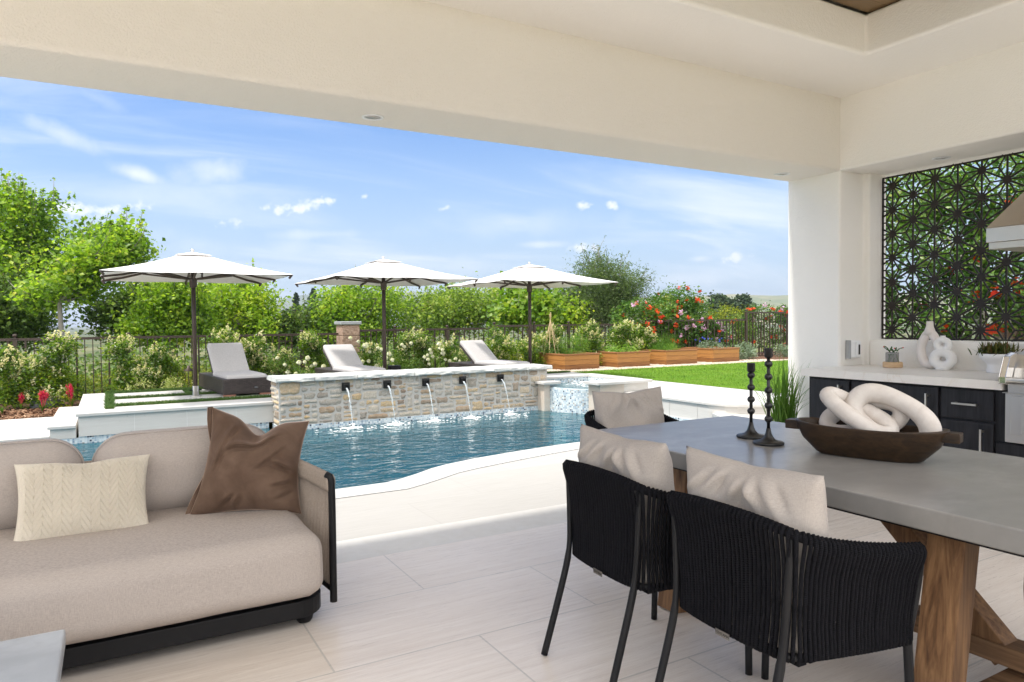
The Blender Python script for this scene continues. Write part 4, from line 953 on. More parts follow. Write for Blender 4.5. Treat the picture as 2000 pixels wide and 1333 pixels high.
# ================================================================== ON THE TABLE
def candle(label, x, y, z, beads, hgt):
    t = thing('candle_holder', label, 'candle holder', (x, y, TZ+.001), r1.uniform(0, 3), 'black beaded candle holders')
    pr = [(0, 0), (.066, 0), (.0695, .003), (.0695, .009), (.066, .0125), (.045, .016), (.030, .024), (.020, .036), (.0135, .052), (.0090, .075)]
    b = MB(); b.lathe(pr, 40); b.build('base', M['iron'], t, smooth=True)
    s = MB(); z0, z1 = .075, hgt-.045; s.lathe([(.0078, z0-.004), (.0076, z1)], 20); zz_ = np.array(beads)
    for q in zz_: s.lathe([(.0076*.9 if abs(a) > 1.2 else .0182*math.cos(a), q+.0172*math.sin(a)) for a in np.linspace(-1.15, 1.15, 14)], 28)
    s.build('beaded_stem', M['iron'], t, smooth=True)
    c = MB(); c.lathe([(.0078, z1-.002), (.015, z1+.001), (.0185, z1+.006), (.0192, hgt-.004), (.0200, hgt-.002), (.0200, hgt), (.0158, hgt), (.0150, z1+.012), (0, z1+.011)], 32); c.build('cup', M['iron'], t, smooth=True)
candle('shorter black candle holder with four beads, left of the taller one', 2.728, 2.412, 0, [.130, .187, .247, .306], .366)
candle('taller black candle holder with five beads on the concrete table', 2.649, 2.240, 0, [.117, .179, .250, .313, .373], .446)
BC = np.array([2.755, 1.815]); BD = math.atan2(-.95, .31)
bw = thing('dough_bowl', 'dark carved wooden trough bowl with block handles on the table', 'wooden bowl', (BC[0], BC[1], TZ+.001), BD)
c = MB(); prof = [(0, 0), (.55, 0), (.74, .0), (.80, .006), (.90, .065), (1.0, .122), (1.0, .127), (.95, .128), (.915, .122), (.84, .07), (.74, .022), (.55, .014), (0, .014)]
n = 72; A = np.linspace(0, 2*PI, n, endpoint=False); G = []
for a in A:
    ca, sa = math.cos(a), math.sin(a); ex = .62; sx = np.sign(ca)*abs(ca)**.72; sy = np.sign(sa)*abs(sa)**.85
    ring = []
    for (k, z) in prof:
        L_ = .295*k if k > .8 else .295*k*.955; Wd = .122*k if k > .8 else .122*k*.93
        if k <= .8: L_ *= .92; Wd *= .86
        dip = .010*(sx**2)*(k > .85)
        ring.append((L_*sx, Wd*sy, z+dip*(z > .1)))
    G.append(ring)
c.grid(G, close_u=True); c.build('trough', M['bowl_wood'], bw, smooth=True)
for s in (-1, 1):
    m_ = MB(); m_.box(min(s*.272, s*.336), max(s*.272, s*.336), -.034, .034, .092, .131); m_.build('handle', M['bowl_wood'], bw, bevel=.005, seg=3)
kn = thing('link_knot', 'carved whitewashed wooden chain of thick interlocking links resting in the dark bowl', 'wooden knot', (BC[0], BC[1], TZ+.016), BD)
def link(cx, cz, cy, la, lb, ax, bx, r, tw=0, n=64, pw=2.3):
    """oval link; ax, bx are its long and short directions"""
    t = np.linspace(0, 2*PI, n, endpoint=False); ax, bx = np.array(ax, float), np.array(bx, float); ax /= np.linalg.norm(ax); bx = bx-ax*(ax@bx); bx /= np.linalg.norm(bx); nn = np.cross(ax, bx)
    P = np.array([cx, cy, cz])+np.outer(la*np.sign(np.cos(t))*np.abs(np.cos(t))**(2/pw), ax)+np.outer(lb*np.sign(np.sin(t))*np.abs(np.sin(t))**(2/pw), bx)+np.outer(tw*np.sin(2*t), nn)
    m_ = MB(); m_.tube(P, r*(1+.06*np.sin(3*t)), 18, closed=True); m_.build('link', M['pale_wood'], kn, smooth=True)
# local x runs along the bowl away to the right of the picture, local y = away from the viewer
link(.085, .148, .010, .150, .082, (.78, .08, -.42), (.42, .18, .85), .0385, .010)
link(-.035, .168, -.022, .138, .048, (.82, -.02, -.47), (.20, .90, .30), .0335, .006)
link(-.035, .140, .052, .150, .062, (.95, .05, .26), (-.25, .35, .85), .0335, .010)

# ================================================================== SOFA
so = thing('outdoor_sofa', 'long taupe outdoor sofa on a black plinth with a corded arm', 'sofa', (-.3, 3.6, 0), world=True)
def rrect(x0, x1, y0, y1, r, n=8):
    P = []
    for cx_, cy_, a0 in ((x1-r, y1-r, 0), (x0+r, y1-r, PI/2), (x0+r, y0+r, PI), (x1-r, y0+r, 1.5*PI)):
        P += [(cx_+r*math.cos(a0+PI/2*k/n), cy_+r*math.sin(a0+PI/2*k/n)) for k in range(n+1)]
    return P
SX0 = -1.65
def piping(o, cx_, cy__, cz_, sx, sy, sz, r_):
    hx, hy, hz_ = sx/2, sy/2, sz/2; P = []
    for a in np.linspace(-1.5, 1.5, 60):
        x = np.clip(a, -1, 1)*(hx-r_); e = max(0, abs(a)-1)*2*PI/2; sgn = np.sign(a)
        P.append((cx_+x+sgn*r_*math.sin(e)*.98, cy__-(hy-r_)-.30*r_*math.cos(e*.2), cz_+(hz_-r_)+r_*.985*math.cos(e)+.003))
    MB().tube(P, .0028, 6).build('piping', M['sofa'], o, smooth=True)
MB().prism(rrect(SX0, .815, 3.105, 4.12, .13), .052, .128).build('plinth', M['black_metal'], so, bevel=.004)
MB().prism(rrect(SX0+.03, .79, 3.14, 4.1, .12), .1285, .150).build('slat_deck', M['black_metal'], so)
for x, y in ((.735, 3.20), (.70, 4.0), (SX0+.15, 3.2), (SX0+.15, 4.0)): MB().lathe([(.028, 0), (.036, .012), (.045, .0515)], 20, (x, y, .001)).build('foot', M['black_metal'], so, smooth=True)
c = MB(); c.rbox(((SX0+.80)/2, 3.525, .292), (.80-SX0-.02, 1.0, .285), .082, 16, (0, 0, .008), .004); c.build('seat_cushion', M['sofa'], so, smooth=True)
c = MB(); c.rbox((.327, 3.955, .60), (.840, .31, .42), .150, 14, (0, .02, .006), .007); piping(c.build('back_cushion', M['sofa'], so, smooth=True), .327, 3.955, .60, .840, .31, .42, .15)
c = MB(); c.rbox((-.625, 3.955, .60), (1.02, .31, .42), .150, 14, (0, .02, .004), .007); piping(c.build('back_cushion', M['sofa'], so, smooth=True), -.625, 3.955, .60, 1.02, .31, .42, .15)
ARM = smoothpath([(.866, 3.215, .632), (.845, 3.42, .634), (.812, 3.70, .636), (.782, 3.95, .638), (.72, 4.12, .640), (.60, 4.147, .640), (.2, 4.15, .640), (-.6, 4.15, .64), (SX0, 4.15, .64)], 170)
c = MB(); c.tube(ARM, .0175, 10); c.build('arm_frame', M['rope_taupe'], so, smooth=True)
lowp = ARM.copy(); lowp[:, 2] = .115
c = MB(); c.tube(lowp, .012, 8); c.build('lower_rail', M['black_metal'], so, smooth=True)
c = MB(); c.tube(smoothpath([(.850, 3.222, .648), (.866, 3.207, .640), (.870, 3.203, .60), (.870, 3.203, .30), (.870, 3.203, .060)], 30), .0165, 12); c.build('front_post', M['black_metal'], so, smooth=True)
c = MB()
for k in [0, 0.35, 0.7]+list(range(1, 168)):
    kf = k; k = max(1, int(k)); a, b = ARM[k], lowp[k]
    if kf < 1: a, b = ARM[0]*(1-kf)+ARM[1]*kf, lowp[0]*(1-kf)+lowp[1]*kf
    td = ARM[min(k+1, 169)]-ARM[k-1]; td /= np.linalg.norm(td); o = np.array([-td[1], td[0], 0]); o = o/np.linalg.norm(o)
    for sh in (-.5, .5):
        a_ = a+td*sh*.0124
        c.tube(smoothpath([a_-o*.012-np.array([0, 0, .060]), a_-o*.019, a_+np.array([0, 0, .020]), a_+o*.019, a_+o*.012-np.array([0, 0, .06])], 10), .0066, 5)
    c.tube([a+o*.004-np.array([0, 0, .03]), (a+b)/2+o*.003, b], .0042, 5)
c.build('cord_wrap', M['rope_taupe'], so, smooth=True)
# loose pillows
def chevron(U, V):
    x = (U+1)*.5*7.2; y = V*5.2
    z = np.abs((x % 1)-.5)*2; d = y+z*1.9; g = (d % 1); rib = np.abs(np.sin(d*PI*4))**.6
    side = np.where((np.floor(x*2) % 2) == 0, g, 1-g)
    return .003*rib+.010*side
kp = pillow('throw_pillow', fabric('cream knit', (.70, .635, .53), 1600, .05, .4), .5, .3, .15, None, [(-.378, 3.575, .405), (.142, 3.575, .410), (.155, 3.765, .726), (-.378, 3.765, .735)], sag=0, chop=.05, wr=.004, seed=5, nu=330, nv=200, pinch=.075, relief=chevron)
tag(kp, 'cream knitted lumbar pillow with chevron ribs leaning on the sofa back', 'pillow')
def velvet():
    t = NT('brown velvet'); n = t.noise(7, detail=4, dist=.6); lw = t.n('ShaderNodeLayerWeight'); lw.inputs['Blend'].default_value = .42
    col = t.mix(t.rng(n, .35, .68, 0, 1), (.10, .062, .043), (.165, .108, .077)); t.set(col, .85, 0, .15)
    t.b.inputs['Sheen Weight'].default_value = .9; t.b.inputs['Sheen Roughness'].default_value = .32; t.b.inputs['Sheen Tint'].default_value = (.85, .62, .48, 1); return t.m
M['velvet'] = velvet()
VC = [(-.25, .35, .5, .30, .016), (-.42, .62, 1.1, .22, .012), (.15, .50, .35, .35, .012), (.62, -.05, -.35, .26, .018), (.70, -.40, .15, .20, .014), (.75, -.62, .5, .18, .010), (-.12, -.78, 1.3, .16, .012), (-.3, -.72, .9, .16, .010), (.35, .1, .7, .3, .008), (-.62, .1, 1.35, .3, .008)]
bp_ = thing('throw_pillow', 'large brown velvet pillow with a chopped top standing in the sofa corner', 'pillow', (.6, 3.65, .43), world=True)
pc = [(.300, 3.665, .41), (.800, 3.50, .405), (.895, 3.70, .835), (.432, 3.745, .935)]
pillow('cushion', M['velvet'], .5, .5, .25, bp_, pc, chop=.30, wr=.006, seed=9, nu=80, nv=80, pinch=.13, creases=(1, VC), pw=.5)
a, b = np.array(pc[0]), np.array(pc[3]); L = []
for t in np.linspace(0, 1, 30):
    p = a*(1-t)+b*t+np.array([.05*math.sin(PI*t), .012*math.sin(PI*t), 0]); w_ = .010+.006*math.sin(t*9); L.append([p+np.array([.004, .0, 0]), p+np.array([-w_*1.6, -.012+.008*math.sin(t*17), .002*math.sin(t*31)]), p+np.array([-w_*1.7, .004, 0]), p+np.array([.004, .012, 0])])
MB().grid(L).build('flange_edge', M['velvet'], bp_, smooth=True)
# coffee table
ct = thing('coffee_table', 'pale concrete block coffee table in the lower left corner', 'coffee table', (-.55, 2.3, 0), world=True)
MB().box(-1.1, -.147, 1.55, 2.712, .30, .352).build('tabletop', M['concrete_pale'], ct, bevel=.008, seg=3)
d = MB(); a = [(-1.08, 1.57), (-.157, 1.57), (-.157, 2.70), (-1.08, 2.70)]; b = [(-1.02, 1.64), (-.20, 1.64), (-.20, 2.62), (-1.02, 2.62)]
d.add([(*q, .002) for q in b]+[(*q, .2995) for q in a], [(3, 2, 1, 0), (4, 5, 6, 7)]+[(i, (i+1) % 4, 4+(i+1) % 4, 4+i) for i in range(4)]); d.build('base', M['concrete_pale'], ct, bevel=.008)

# ================================================================== UMBRELLAS
def make_umbrella(label):
    t = thing('patio_umbrella', label, 'umbrella', (0, 0, 0), 0, 'white market umbrellas on the raised deck')
    Hf = 1.2; ze, zt_ = 1.782, 2.155
    def canopy(h0, h1, k0, k1, sag, n=14, m_=12, zoff=0):
        G = []
        per = 4*n
        for i in range(per+1):
            s = (i/n) % 4; side = int(s); f = s-side
            e = [(-1+2*f, -1), (1, -1+2*f), (1-2*f, 1), (-1, 1-2*f)][side]
            ring = []
            d8 = abs((f*2) % 1-.5)*2      # 0 between the ribs, 1 on a rib
            for j in range(m_+1):
                k = k0+(k1-k0)*j/m_
                z = h0+(h1-h0)*j/m_
                dip = sag*math.sin(PI*min(1, j/m_*1.0))*(1-.2*d8)+ (.014*(1-d8)*(j/m_)**2 if k1 > .9 else 0)
                inward = 1-(.018*(1-d8)*(j/m_)**3 if k1 > .9 else 0)
                ring.append((e[0]*Hf*k*inward, e[1]*Hf*k*inward, z-dip+zoff))
            G.append(ring)
        return G
    c = MB(); c.grid(canopy(zt_-.035, ze, .10, 1.0, .030)); o = c.build('canopy', M['canopy'], t, smooth=False)
    q = o.modifiers.new('cloth', 'SOLIDIFY'); q.thickness = .004
    c = MB(); c.grid(canopy(zt_, zt_-.058, .012, .20, .002, m_=5, zoff=.004)); v = c.build('vent_cap', M['canopy'], t); q = v.modifiers.new('cloth', 'SOLIDIFY'); q.thickness = .004
    MB().lathe([(.0315, .03), (.0315, 2.12)], 20).build('pole', M['bronze'], t, smooth=True)
    MB().lathe([(0, 2.155), (.026, 2.155), (.03, 2.165), (.014, 2.172), (.026, 2.182), (.029, 2.195), (.02, 2.209), (0, 2.213)], 24).build('finial', M['steel'], t, smooth=True)
    MB().lathe([(.0325, 1.635), (.048, 1.64), (.052, 1.66), (.052, 1.745), (.070, 1.752), (.070, 1.772), (.033, 1.776)], 24).build('hub', M['bronze'], t, smooth=True)
    MB().lathe([(0, .001), (.085, .001), (.085, .012), (.044, .014), (.044, .16), (.0325, .162)], 28).build('base_sleeve', M['steel'], t, smooth=True)
    for s in (-1, 1): MB().tube([(s*.045, 0, .10), (s*.085, 0, .10)], .010, 10).build('clamp_knob', M['black_metal'], t, smooth=True)
    for k, (ex, ey) in enumerate(((1, 0), (1, 1), (0, 1), (-1, 1), (-1, 0), (-1, -1), (0, -1), (1, -1))):
        e = np.array([ex*Hf*.985, ey*Hf*.985, ze-.008]); b = np.array([ex*.05, ey*.05, zt_-.10]); mid = b*.48+e*.52+np.array([0, 0, -.034])
        m_ = MB(); d_ = np.array([0, 0, 1.])
        P = [b, b*.75+e*.25+np.array([0, 0, -.028]), mid, b*.24+e*.76+np.array([0, 0, -.028]), e]
        for p0, p1 in zip(P[:-1], P[1:]): m_.beam(p0, p1, .020, .030)
        rb = m_.build('rib', M['bronze'], t)
        m_ = MB(); m_.beam((ex*.055, ey*.055, 1.763), P[2]+np.array([0, 0, -.012]), .018, .026); m_.build('strut', M['bronze'], rb)
        m_ = MB(); m_.beam(e*.975+np.array([0, 0, .001]), e*1.004, .024, .024); m_.build('rib_cap', M['bronze'], rb)
    return t
um = make_umbrella('white square umbrella')
UY = 11.53
for i, (x, lab) in enumerate(((1.105, 'white square market umbrella on the left, above the wicker lounger'), (4.078, 'middle white square market umbrella behind the stone wall'), (6.988, 'white square market umbrella nearest the cedar planter boxes'))):
    o = um if i == 0 else dup(um); o.location = (x, UY, PZ); o['label'] = lab; o.rotation_euler = (0, 0, [0, .02, -.015][i])
    cd_ = MB(); P = [(x+.06, UY-.06, PZ+1.70), (x+.065, UY-.065, PZ+.8), (x+.05, UY-.05, PZ+.28)]
    m_ = MB(); m_.tube([(.05, -.045, 1.66), (.058, -.055, 1.0), (.05, -.05, .35)], .0035, 5); m_.build('pull_cord', M['black_metal'], o)

# ================================================================== LOUNGERS (foot towards local -y)
def make_lounger(label):
    t = thing('wicker_lounger', label, 'sun lounger', (0, 0, 0), 0, 'dark wicker loungers with pale cushions')
    w, L = .70, 1.85
    MB().box(-w/2, w/2, 0, L, .028, .262).build('wicker_base', M['wicker'], t, bevel=.018, seg=3)
    for x, y in ((-.26, .05), (.26, .05), (-.26, L-.08), (.26, L-.08)): MB().box(x-.085, x+.085, y-.04, y+.04, .001, .0275).build('foot', plain('teak foot', (.26, .12, .08), .6) if 'tf' not in M else M['tf'], t)
    MB().rbox((0, .53, .278), (.60, 1.0, .085), .036, 6, (0, 0, .012)).build('seat_cushion', M['lounger'], t, smooth=True)
    bk = MB(); bk.rbox((0, .35, .045), (.56, .72, .085), .036, 6, (0, 0, .012)); o = bk.build('back_cushion', M['lounger'], t, smooth=True); o.location = (0, 1.0, .232)
    fr = MB(); fr.box(-.28, .28, 0, .68, -.03, -.004); o = fr.build('backrest_frame', M['wicker'], t, bevel=.008); o.location = (0, 1.0, .232)
    tg = MB(); tg.add([(.03*math.cos(a)+.12, -.004, .12+.011*math.sin(a)) for a in np.linspace(0, 2*PI, 20)[:-1]]+[(.03*math.cos(a)+.12, .004, .12+.011*math.sin(a)) for a in np.linspace(0, 2*PI, 20)[:-1]], [tuple(range(18, -1, -1))]+[(i, (i+1) % 19, 19+(i+1) % 19, 19+i) for i in range(19)]); tg.build('oval_badge', M['chrome'], t)
    return t
M['tf'] = plain('teak foot', (.26, .12, .08), .6)
lg = make_lounger('x')
for i, (x, y, rz, lab) in enumerate(((1.800, 11.20, .085, 'dark wicker lounger left of the stone wall, its whole base in view'), (3.745, 11.28, .07, 'wicker lounger behind the stone wall next to the middle umbrella pole'), (6.60, 11.28, .16, 'wicker lounger behind the right end of the stone wall, raised pale backrest'))):
    o = lg if i == 0 else dup(lg); o.location = (x, y, PZ+.001); o.rotation_euler = (0, 0, rz); o['label'] = lab
    for q in o.children:
        if q.name.startswith('back'): q.rotation_euler = (math.radians((43, 34, 36)[i]), 0, 0)
# ================================================================== FENCE
FY = 14.4
def post_mesh(h): 
    m_ = MB(); m_.box(-.032, .032, -.032, .032, 0, h); m_.box(-.042, .042, -.042, .042, h, h+.014); m_.lathe([(.016, h+.014), (.014, h+.03), (.030, h+.045), (.036, h+.062), (.030, h+.079), (0, h+.088)], 14); return m_
def fence_run(label, x0, x1, z0, zt, posts, y=FY, top_posts=True, pitch=.122):
    f = thing('iron_fence', label, 'fence', ((x0+x1)/2, y, z0), 0, 'bronze picket fence round the garden'); cx_ = (x0+x1)/2; h = zt-z0
    MB().box(x0-cx_, x1-cx_, -.022, .022, h-.045, h).build('top_rail', M['bronze'], f)
    MB().box(x0-cx_, x1-cx_, -.012, .012, .09, .12).build('bottom_rail', M['bronze'], f)
    pm = None
    for p in posts:
        if pm is None: pm = post_mesh(h+.035).build('post', M['bronze'], f)
        else: pm = dup(pm, f)
        pm.location = (p-cx_, 0, -.05)
    n = int((x1-x0)/pitch); pk = None
    cr = MB()
    for i in range(n):
        x = x0+(i+.5)*pitch
        if any(abs(x-p) < .05 for p in posts): continue
        wide = (i % 6) in (0, 2)
        if pk is None: pk = MB().box(-.0075, .0075, -.0075, .0075, .1, h-.03).build('picket', M['bronze'], f)
        else: pk = dup(pk, f)
        pk.location = (x-cx_, 0, 0); pk.scale = (1.9 if wide else 1, 1.6 if wide else 1, 1)
        if (i % 6) == 0 and i+2 < n: cr.box(x-cx_, x-cx_+2*pitch, -.007, .007, h-.155, h-.14)
    cr.build('cross_bar', M['bronze'], f)
    return f
fence_run('bronze picket fence run at the left, behind the first white umbrella', -5.2, 4.10, -.02, 1.135, [-4.5, -2.95, -1.38, .29, 1.85, 3.35])
fence_run('bronze picket fence run right of the stone pillar behind the white roses', 4.49, 7.73, .0, 1.195, [5.33, 6.56])
fence_run('bronze picket fence run behind the cedar planter boxes', 7.73, 12.3, .1, 1.25, [7.76, 8.85, 9.84, 10.67, 11.6])
fence_run('vine-covered bronze picket fence run right of the red trumpet flowers', 12.3, 16.05, .22, 1.33, [12.33, 13.3, 14.53])
fence_run('tallest bronze picket fence run at the far right beside the column', 16.05, 20.2, .22, 1.54, [16.08, 17.9])
pl = thing('stone_pillar', 'tan split-face block pillar with a pale cap in the fence line', 'pillar', (4.3, FY, 0), world=True)
def splitface():
    t = NT('split face block'); n = t.noise(22, detail=6); b = t.noise(5, detail=4)
    t.set(t.ramp(n, [(.3, (.30, .195, .14)), (.55, (.47, .33, .25)), (.75, (.58, .46, .37))]), .95, 0, .15); t.bump(t.math('ADD', n, b), .9, .03); return t.m
M['block'] = splitface()
for i in range(6): MB().box(4.12, 4.487, FY-.22, FY+.22, -.05+i*.225, .170+i*.225).build('block_course', M['block'], pl, bevel=.012)
MB().box(4.085, 4.522, FY-.255, FY+.255, 1.301, 1.368).build('cap', M['concrete_pale'], pl, bevel=.012)

# ================================================================== PLANT TOOLS
rg = np.random.default_rng(21)
def leaf_quads(r, c, size, aspect=.55, up=.45, jit=.35):
    n = len(c); d = r.normal(0, 1, (n, 3)); d[:, 2] = d[:, 2]*.7+up*.4; d /= np.linalg.norm(d, axis=1)[:, None]
    nn = r.normal(0, 1, (n, 3)); nn[:, 2] = np.abs(nn[:, 2])+up; s = np.cross(d, nn); s /= np.linalg.norm(s, axis=1)[:, None]+1e-9
    L = (size*r.uniform(1-jit, 1+jit, n))[:, None]; fold = np.cross(s, d)*L*.10
    return np.stack([c-d*L*.5, c+s*L*aspect*.5+fold, c+d*L*.5, c-s*L*aspect*.5+fold], 1)
def in_blobs(r, blobs, n, shell=.55):
    B = np.array([(*c, *(s if hasattr(s, '__len__') else (s, s, s))) for c, s in blobs], float); vol = B[:, 3]*B[:, 4]*B[:, 5]; vol = vol**.75
    k = r.choice(len(B), n, p=vol/vol.sum()); d = r.normal(0, 1, (n, 3)); d /= np.linalg.norm(d, axis=1)[:, None]
    rad = r.uniform(0, 1, n)**(1/3.); rad = shell*np.maximum(rad, r.uniform(.55, 1, n))+(1-shell)*rad
    return B[k, :3]+d*rad[:, None]*B[k, 3:6], k
def panicles(r, tips, L=.10, n=26, s=.014):
    out = []
    for p, d in tips:
        d = d/np.linalg.norm(d); t = r.uniform(0, 1, n); w = (1-t)*.46+.06; o = r.normal(0, 1, (n, 3)); o -= np.outer(o@d, d); o /= np.linalg.norm(o, axis=1)[:, None]+1e-9
        c = p+np.outer(t*L, d)+o*(w*L*r.uniform(.2, 1, n))[:, None]; out.append(leaf_quads(r, c, s, .9, .2, .4))
    return np.concatenate(out)
G3 = {'privet': leafmat('glossy privet leaves', [(0, (.030, .075, .010)), (.3, (.075, .155, .016)), (.6, (.17, .28, .018)), (.85, (.33, .41, .025)), (1, (.48, .46, .035))], .40, .35, .5),
      'cream': leafmat('cream blossom', [(0, (.62, .56, .33)), (.5, (.74, .69, .47)), (1, (.82, .80, .66))], .3, .7),
      'white': leafmat('white rose petals', [(0, (.74, .72, .62)), (.5, (.82, .81, .76)), (1, (.84, .80, .76))], .3, .6),
      'rose_leaf': leafmat('rose leaves', [(0, (.045, .10, .015)), (.5, (.095, .185, .025)), (.85, (.19, .27, .045)), (1, (.28, .20, .06))], .32, .45),
      'varieg': leafmat('variegated leaves', [(0, (.20, .30, .06)), (.4, (.42, .48, .16)), (.75, (.62, .62, .30)), (1, (.72, .70, .45))], .3, .5),
      'hedge': leafmat('yellow green hedge', [(0, (.06, .11, .01)), (.4, (.16, .22, .02)), (.8, (.32, .34, .03)), (1, (.44, .40, .05))], .3, .5),
      'vine': leafmat('trumpet vine leaves', [(0, (.030, .085, .012)), (.45, (.070, .165, .022)), (.8, (.145, .25, .035)), (1, (.28, .30, .06))], .32, .42, .45),
      'shade_vine': leafmat('shaded climber leaves', [(0, (.018, .05, .010)), (.45, (.05, .125, .018)), (.8, (.12, .22, .03)), (1, (.24, .28, .06))], .25, .42, .45),  # vine leaves in darker colours, shade painted in for the screen climbers
      'red': leafmat('red trumpet flowers', [(0, (.55, .02, .012)), (.5, (.72, .05, .02)), (.85, (.78, .13, .03)), (1, (.80, .22, .04))], .25, .5),
      'lilac': leafmat('lilac trumpet flowers', [(0, (.55, .22, .55)), (.6, (.70, .42, .70)), (1, (.80, .60, .78))], .25, .5),
      'grey': leafmat('silver sage leaves', [(0, (.10, .15, .09)), (.5, (.20, .27, .18)), (1, (.36, .43, .32))], .2, .7),
      'dill': leafmat('feathery herb', [(0, (.05, .15, .012)), (.5, (.12, .26, .025)), (.9, (.22, .34, .05)), (1, (.34, .36, .08))], .35, .6),
      'lettuce': leafmat('salad leaves', [(0, (.10, .22, .03)), (.5, (.20, .34, .05)), (1, (.34, .42, .10))], .4, .5),
      'kpaw': leafmat('kangaroo paw flowers', [(0, (.45, .01, .06)), (.6, (.68, .035, .12)), (1, (.78, .10, .16))], .2, .6),
      'strap': leafmat('strap leaves', [(0, (.04, .11, .015)), (.6, (.11, .22, .025)), (1, (.22, .26, .06))], .3, .5),
      'bark': plain('grey bark', (.30, .27, .23), .9, 0, .25, 9, .6, 40), 'twig': plain('brown twig', (.12, .085, .055), .9, 0, .2, 9)}
def shrub(label, x, y, z, w, h, seed, mat='privet', n=1500, ls=.058, blossoms=0, flower='cream', name='flowering_shrub', cat='shrub', group=None, d=None, lobes=5, fl_size=.1, low=.08):
    r = np.random.default_rng(seed); t = thing(name, label, cat, (x, y, z), 0, group); d = d or w*.8
    bl = [((r.normal(0, w*.16), r.normal(0, d*.16), h*(low+(1-low)*(k+.6)/lobes*.93)), (w*.5*r.uniform(.55, .95)*(1.05-.45*k/lobes), d*.5*r.uniform(.6, .95)*(1.05-.4*k/lobes), h*.62/lobes*r.uniform(.9, 1.3))) for k in range(lobes)]
    cl, k = in_blobs(r, bl, max(12, n//28), .75); idx = r.integers(0, len(cl), n); c = cl[idx]+r.normal(0, ls*1.25, (n, 3)); c[:, 2] = np.maximum(c[:, 2], ls*.4)
    MB().quads(leaf_quads(r, c, ls, .5, .55)).build('foliage', G3[mat], t)
    m_ = MB()
    for q in range(7):
        tip = cl[r.integers(0, len(cl))]; m_.tube(smoothpath([(r.normal(0, .03), r.normal(0, .03), 0), tip*np.array([.4, .4, .5]), tip], 7), np.linspace(.010, .003, 7), 5)
    m_.build('stem', G3['twig'], t)
    if blossoms:
        o = cl-np.array([0, 0, h*.35]); sc = cl[:, 2]/h*1.0+np.linalg.norm(cl[:, :2], axis=1)/w*.7-cl[:, 1]/d*.8+r.normal(0, .18, len(cl)); idx = np.argsort(-sc)[:blossoms]
        if len(idx) < blossoms: idx = np.concatenate([idx, r.choice(idx, blossoms-len(idx))])
        tips = [(cl[i]+r.normal(0, ls*.8, 3), np.array([r.normal(0, .45), r.normal(0, .45)-.15, 1.])) for i in idx]
        MB().quads(panicles(r, tips, fl_size, 46, .024)).build('blossom_sprays', G3[flower], t)
    return t
ORD = ['first', 'second', 'third', 'fourth', 'fifth', 'sixth', 'seventh', 'eighth', 'ninth', 'tenth', 'eleventh', 'twelfth', 'thirteenth', 'fourteenth', 'fifteenth', 'sixteenth', 'seventeenth', 'eighteenth']
# (pixel centre, top row, width px, plane Y, note)
PRV = [(28, 686, 90, 13.95), (112, 660, 88, 13.95), (236, 647, 64, 13.75), (312, 668, 82, 13.65), (437, 648, 74, 13.7), (500, 662, 58, 13.75), (552, 690, 60, 13.6), (612, 650, 80, 13.75), (722, 674, 62, 13.8), (786, 650, 46, 13.85), (826, 652, 36, 13.9), (885, 664, 84, 13.85), (972, 646, 74, 13.9), (1035, 660, 60, 14.0), (1086, 640, 56, 14.1), (1150, 634, 84, 14.1), (1212, 632, 72, 14.1), (1262, 640, 62, 14.1)]
for i, (px, ty, wp, Y) in enumerate(PRV):
    p = onY(px, ty, Y); w = wp/F_PX*np.linalg.norm(p[:2])*.93; z0 = -.01 if p[0] < 7 else .22
    shrub('cream-flowering privet against the fence, %s from the left' % ORD[i], p[0], Y, z0, w, p[2]-z0, 100+i, n=int(2500+2200*w), blossoms=int(18+26*w), group='cream-flowering shrubs along the fence', fl_size=.135, lobes=6, d=w*(.5 if i < 2 else .75))
# white roses, each bloom a part
def rose(r, s=.045):
    q = []
    for k in range(34):
        a = r.uniform(0, 2*PI); el = r.uniform(-.2, 1.4); d = np.array([math.cos(a)*math.cos(el), math.sin(a)*math.cos(el), math.sin(el)]); q.append(d*s*r.uniform(.45, .8))
    c = np.array(q); n = c/np.linalg.norm(c, axis=1)[:, None]; t1 = np.cross(n, [0, 0, 1.]); t1 /= np.linalg.norm(t1, axis=1)[:, None]+1e-9; t2 = np.cross(n, t1); z = s*.55
    return np.stack([c-t1*z-n*s*.12, c-t2*z*.2+t2*-z, c+t1*z-n*s*.12, c+t2*z], 1)
RM = None
RO = [(572, 705, 70, [(541, 700), (556, 713), (595, 708), (608, 716), (584, 709), (562, 728), (632, 724), (601, 700)]), (640, 700, 60, [(632, 717), (640, 722), (650, 708), (615, 712), (578, 731)]),
      (706, 690, 62, [(700, 668), (712, 676), (716, 673), (722, 688), (708, 707), (720, 706), (690, 700), (684, 661)]), (760, 690, 60, [(738, 680), (745, 683), (754, 700), (760, 692), (766, 704), (757, 709), (735, 716), (742, 720), (768, 717), (750, 719)]),
      (815, 690, 66, [(790, 678), (785, 674), (803, 671), (835, 694), (842, 690), (840, 684), (829, 698), (836, 703), (838, 712), (845, 697)]), (890, 690, 60, [(858, 681), (864, 684), (870, 703), (878, 706), (890, 702), (898, 706), (865, 691), (885, 711), (858, 673)])]
RLAB = ['white rose bush between the first two loungers, just left of the pale lounger back', 'white rose bush behind the second lounger back', 'white rose bush in front of the stone pillar', 'white rose bush directly behind the middle umbrella pole', 'white rose bush right of the middle umbrella with the biggest blooms', 'white rose bush left of the third lounger back']
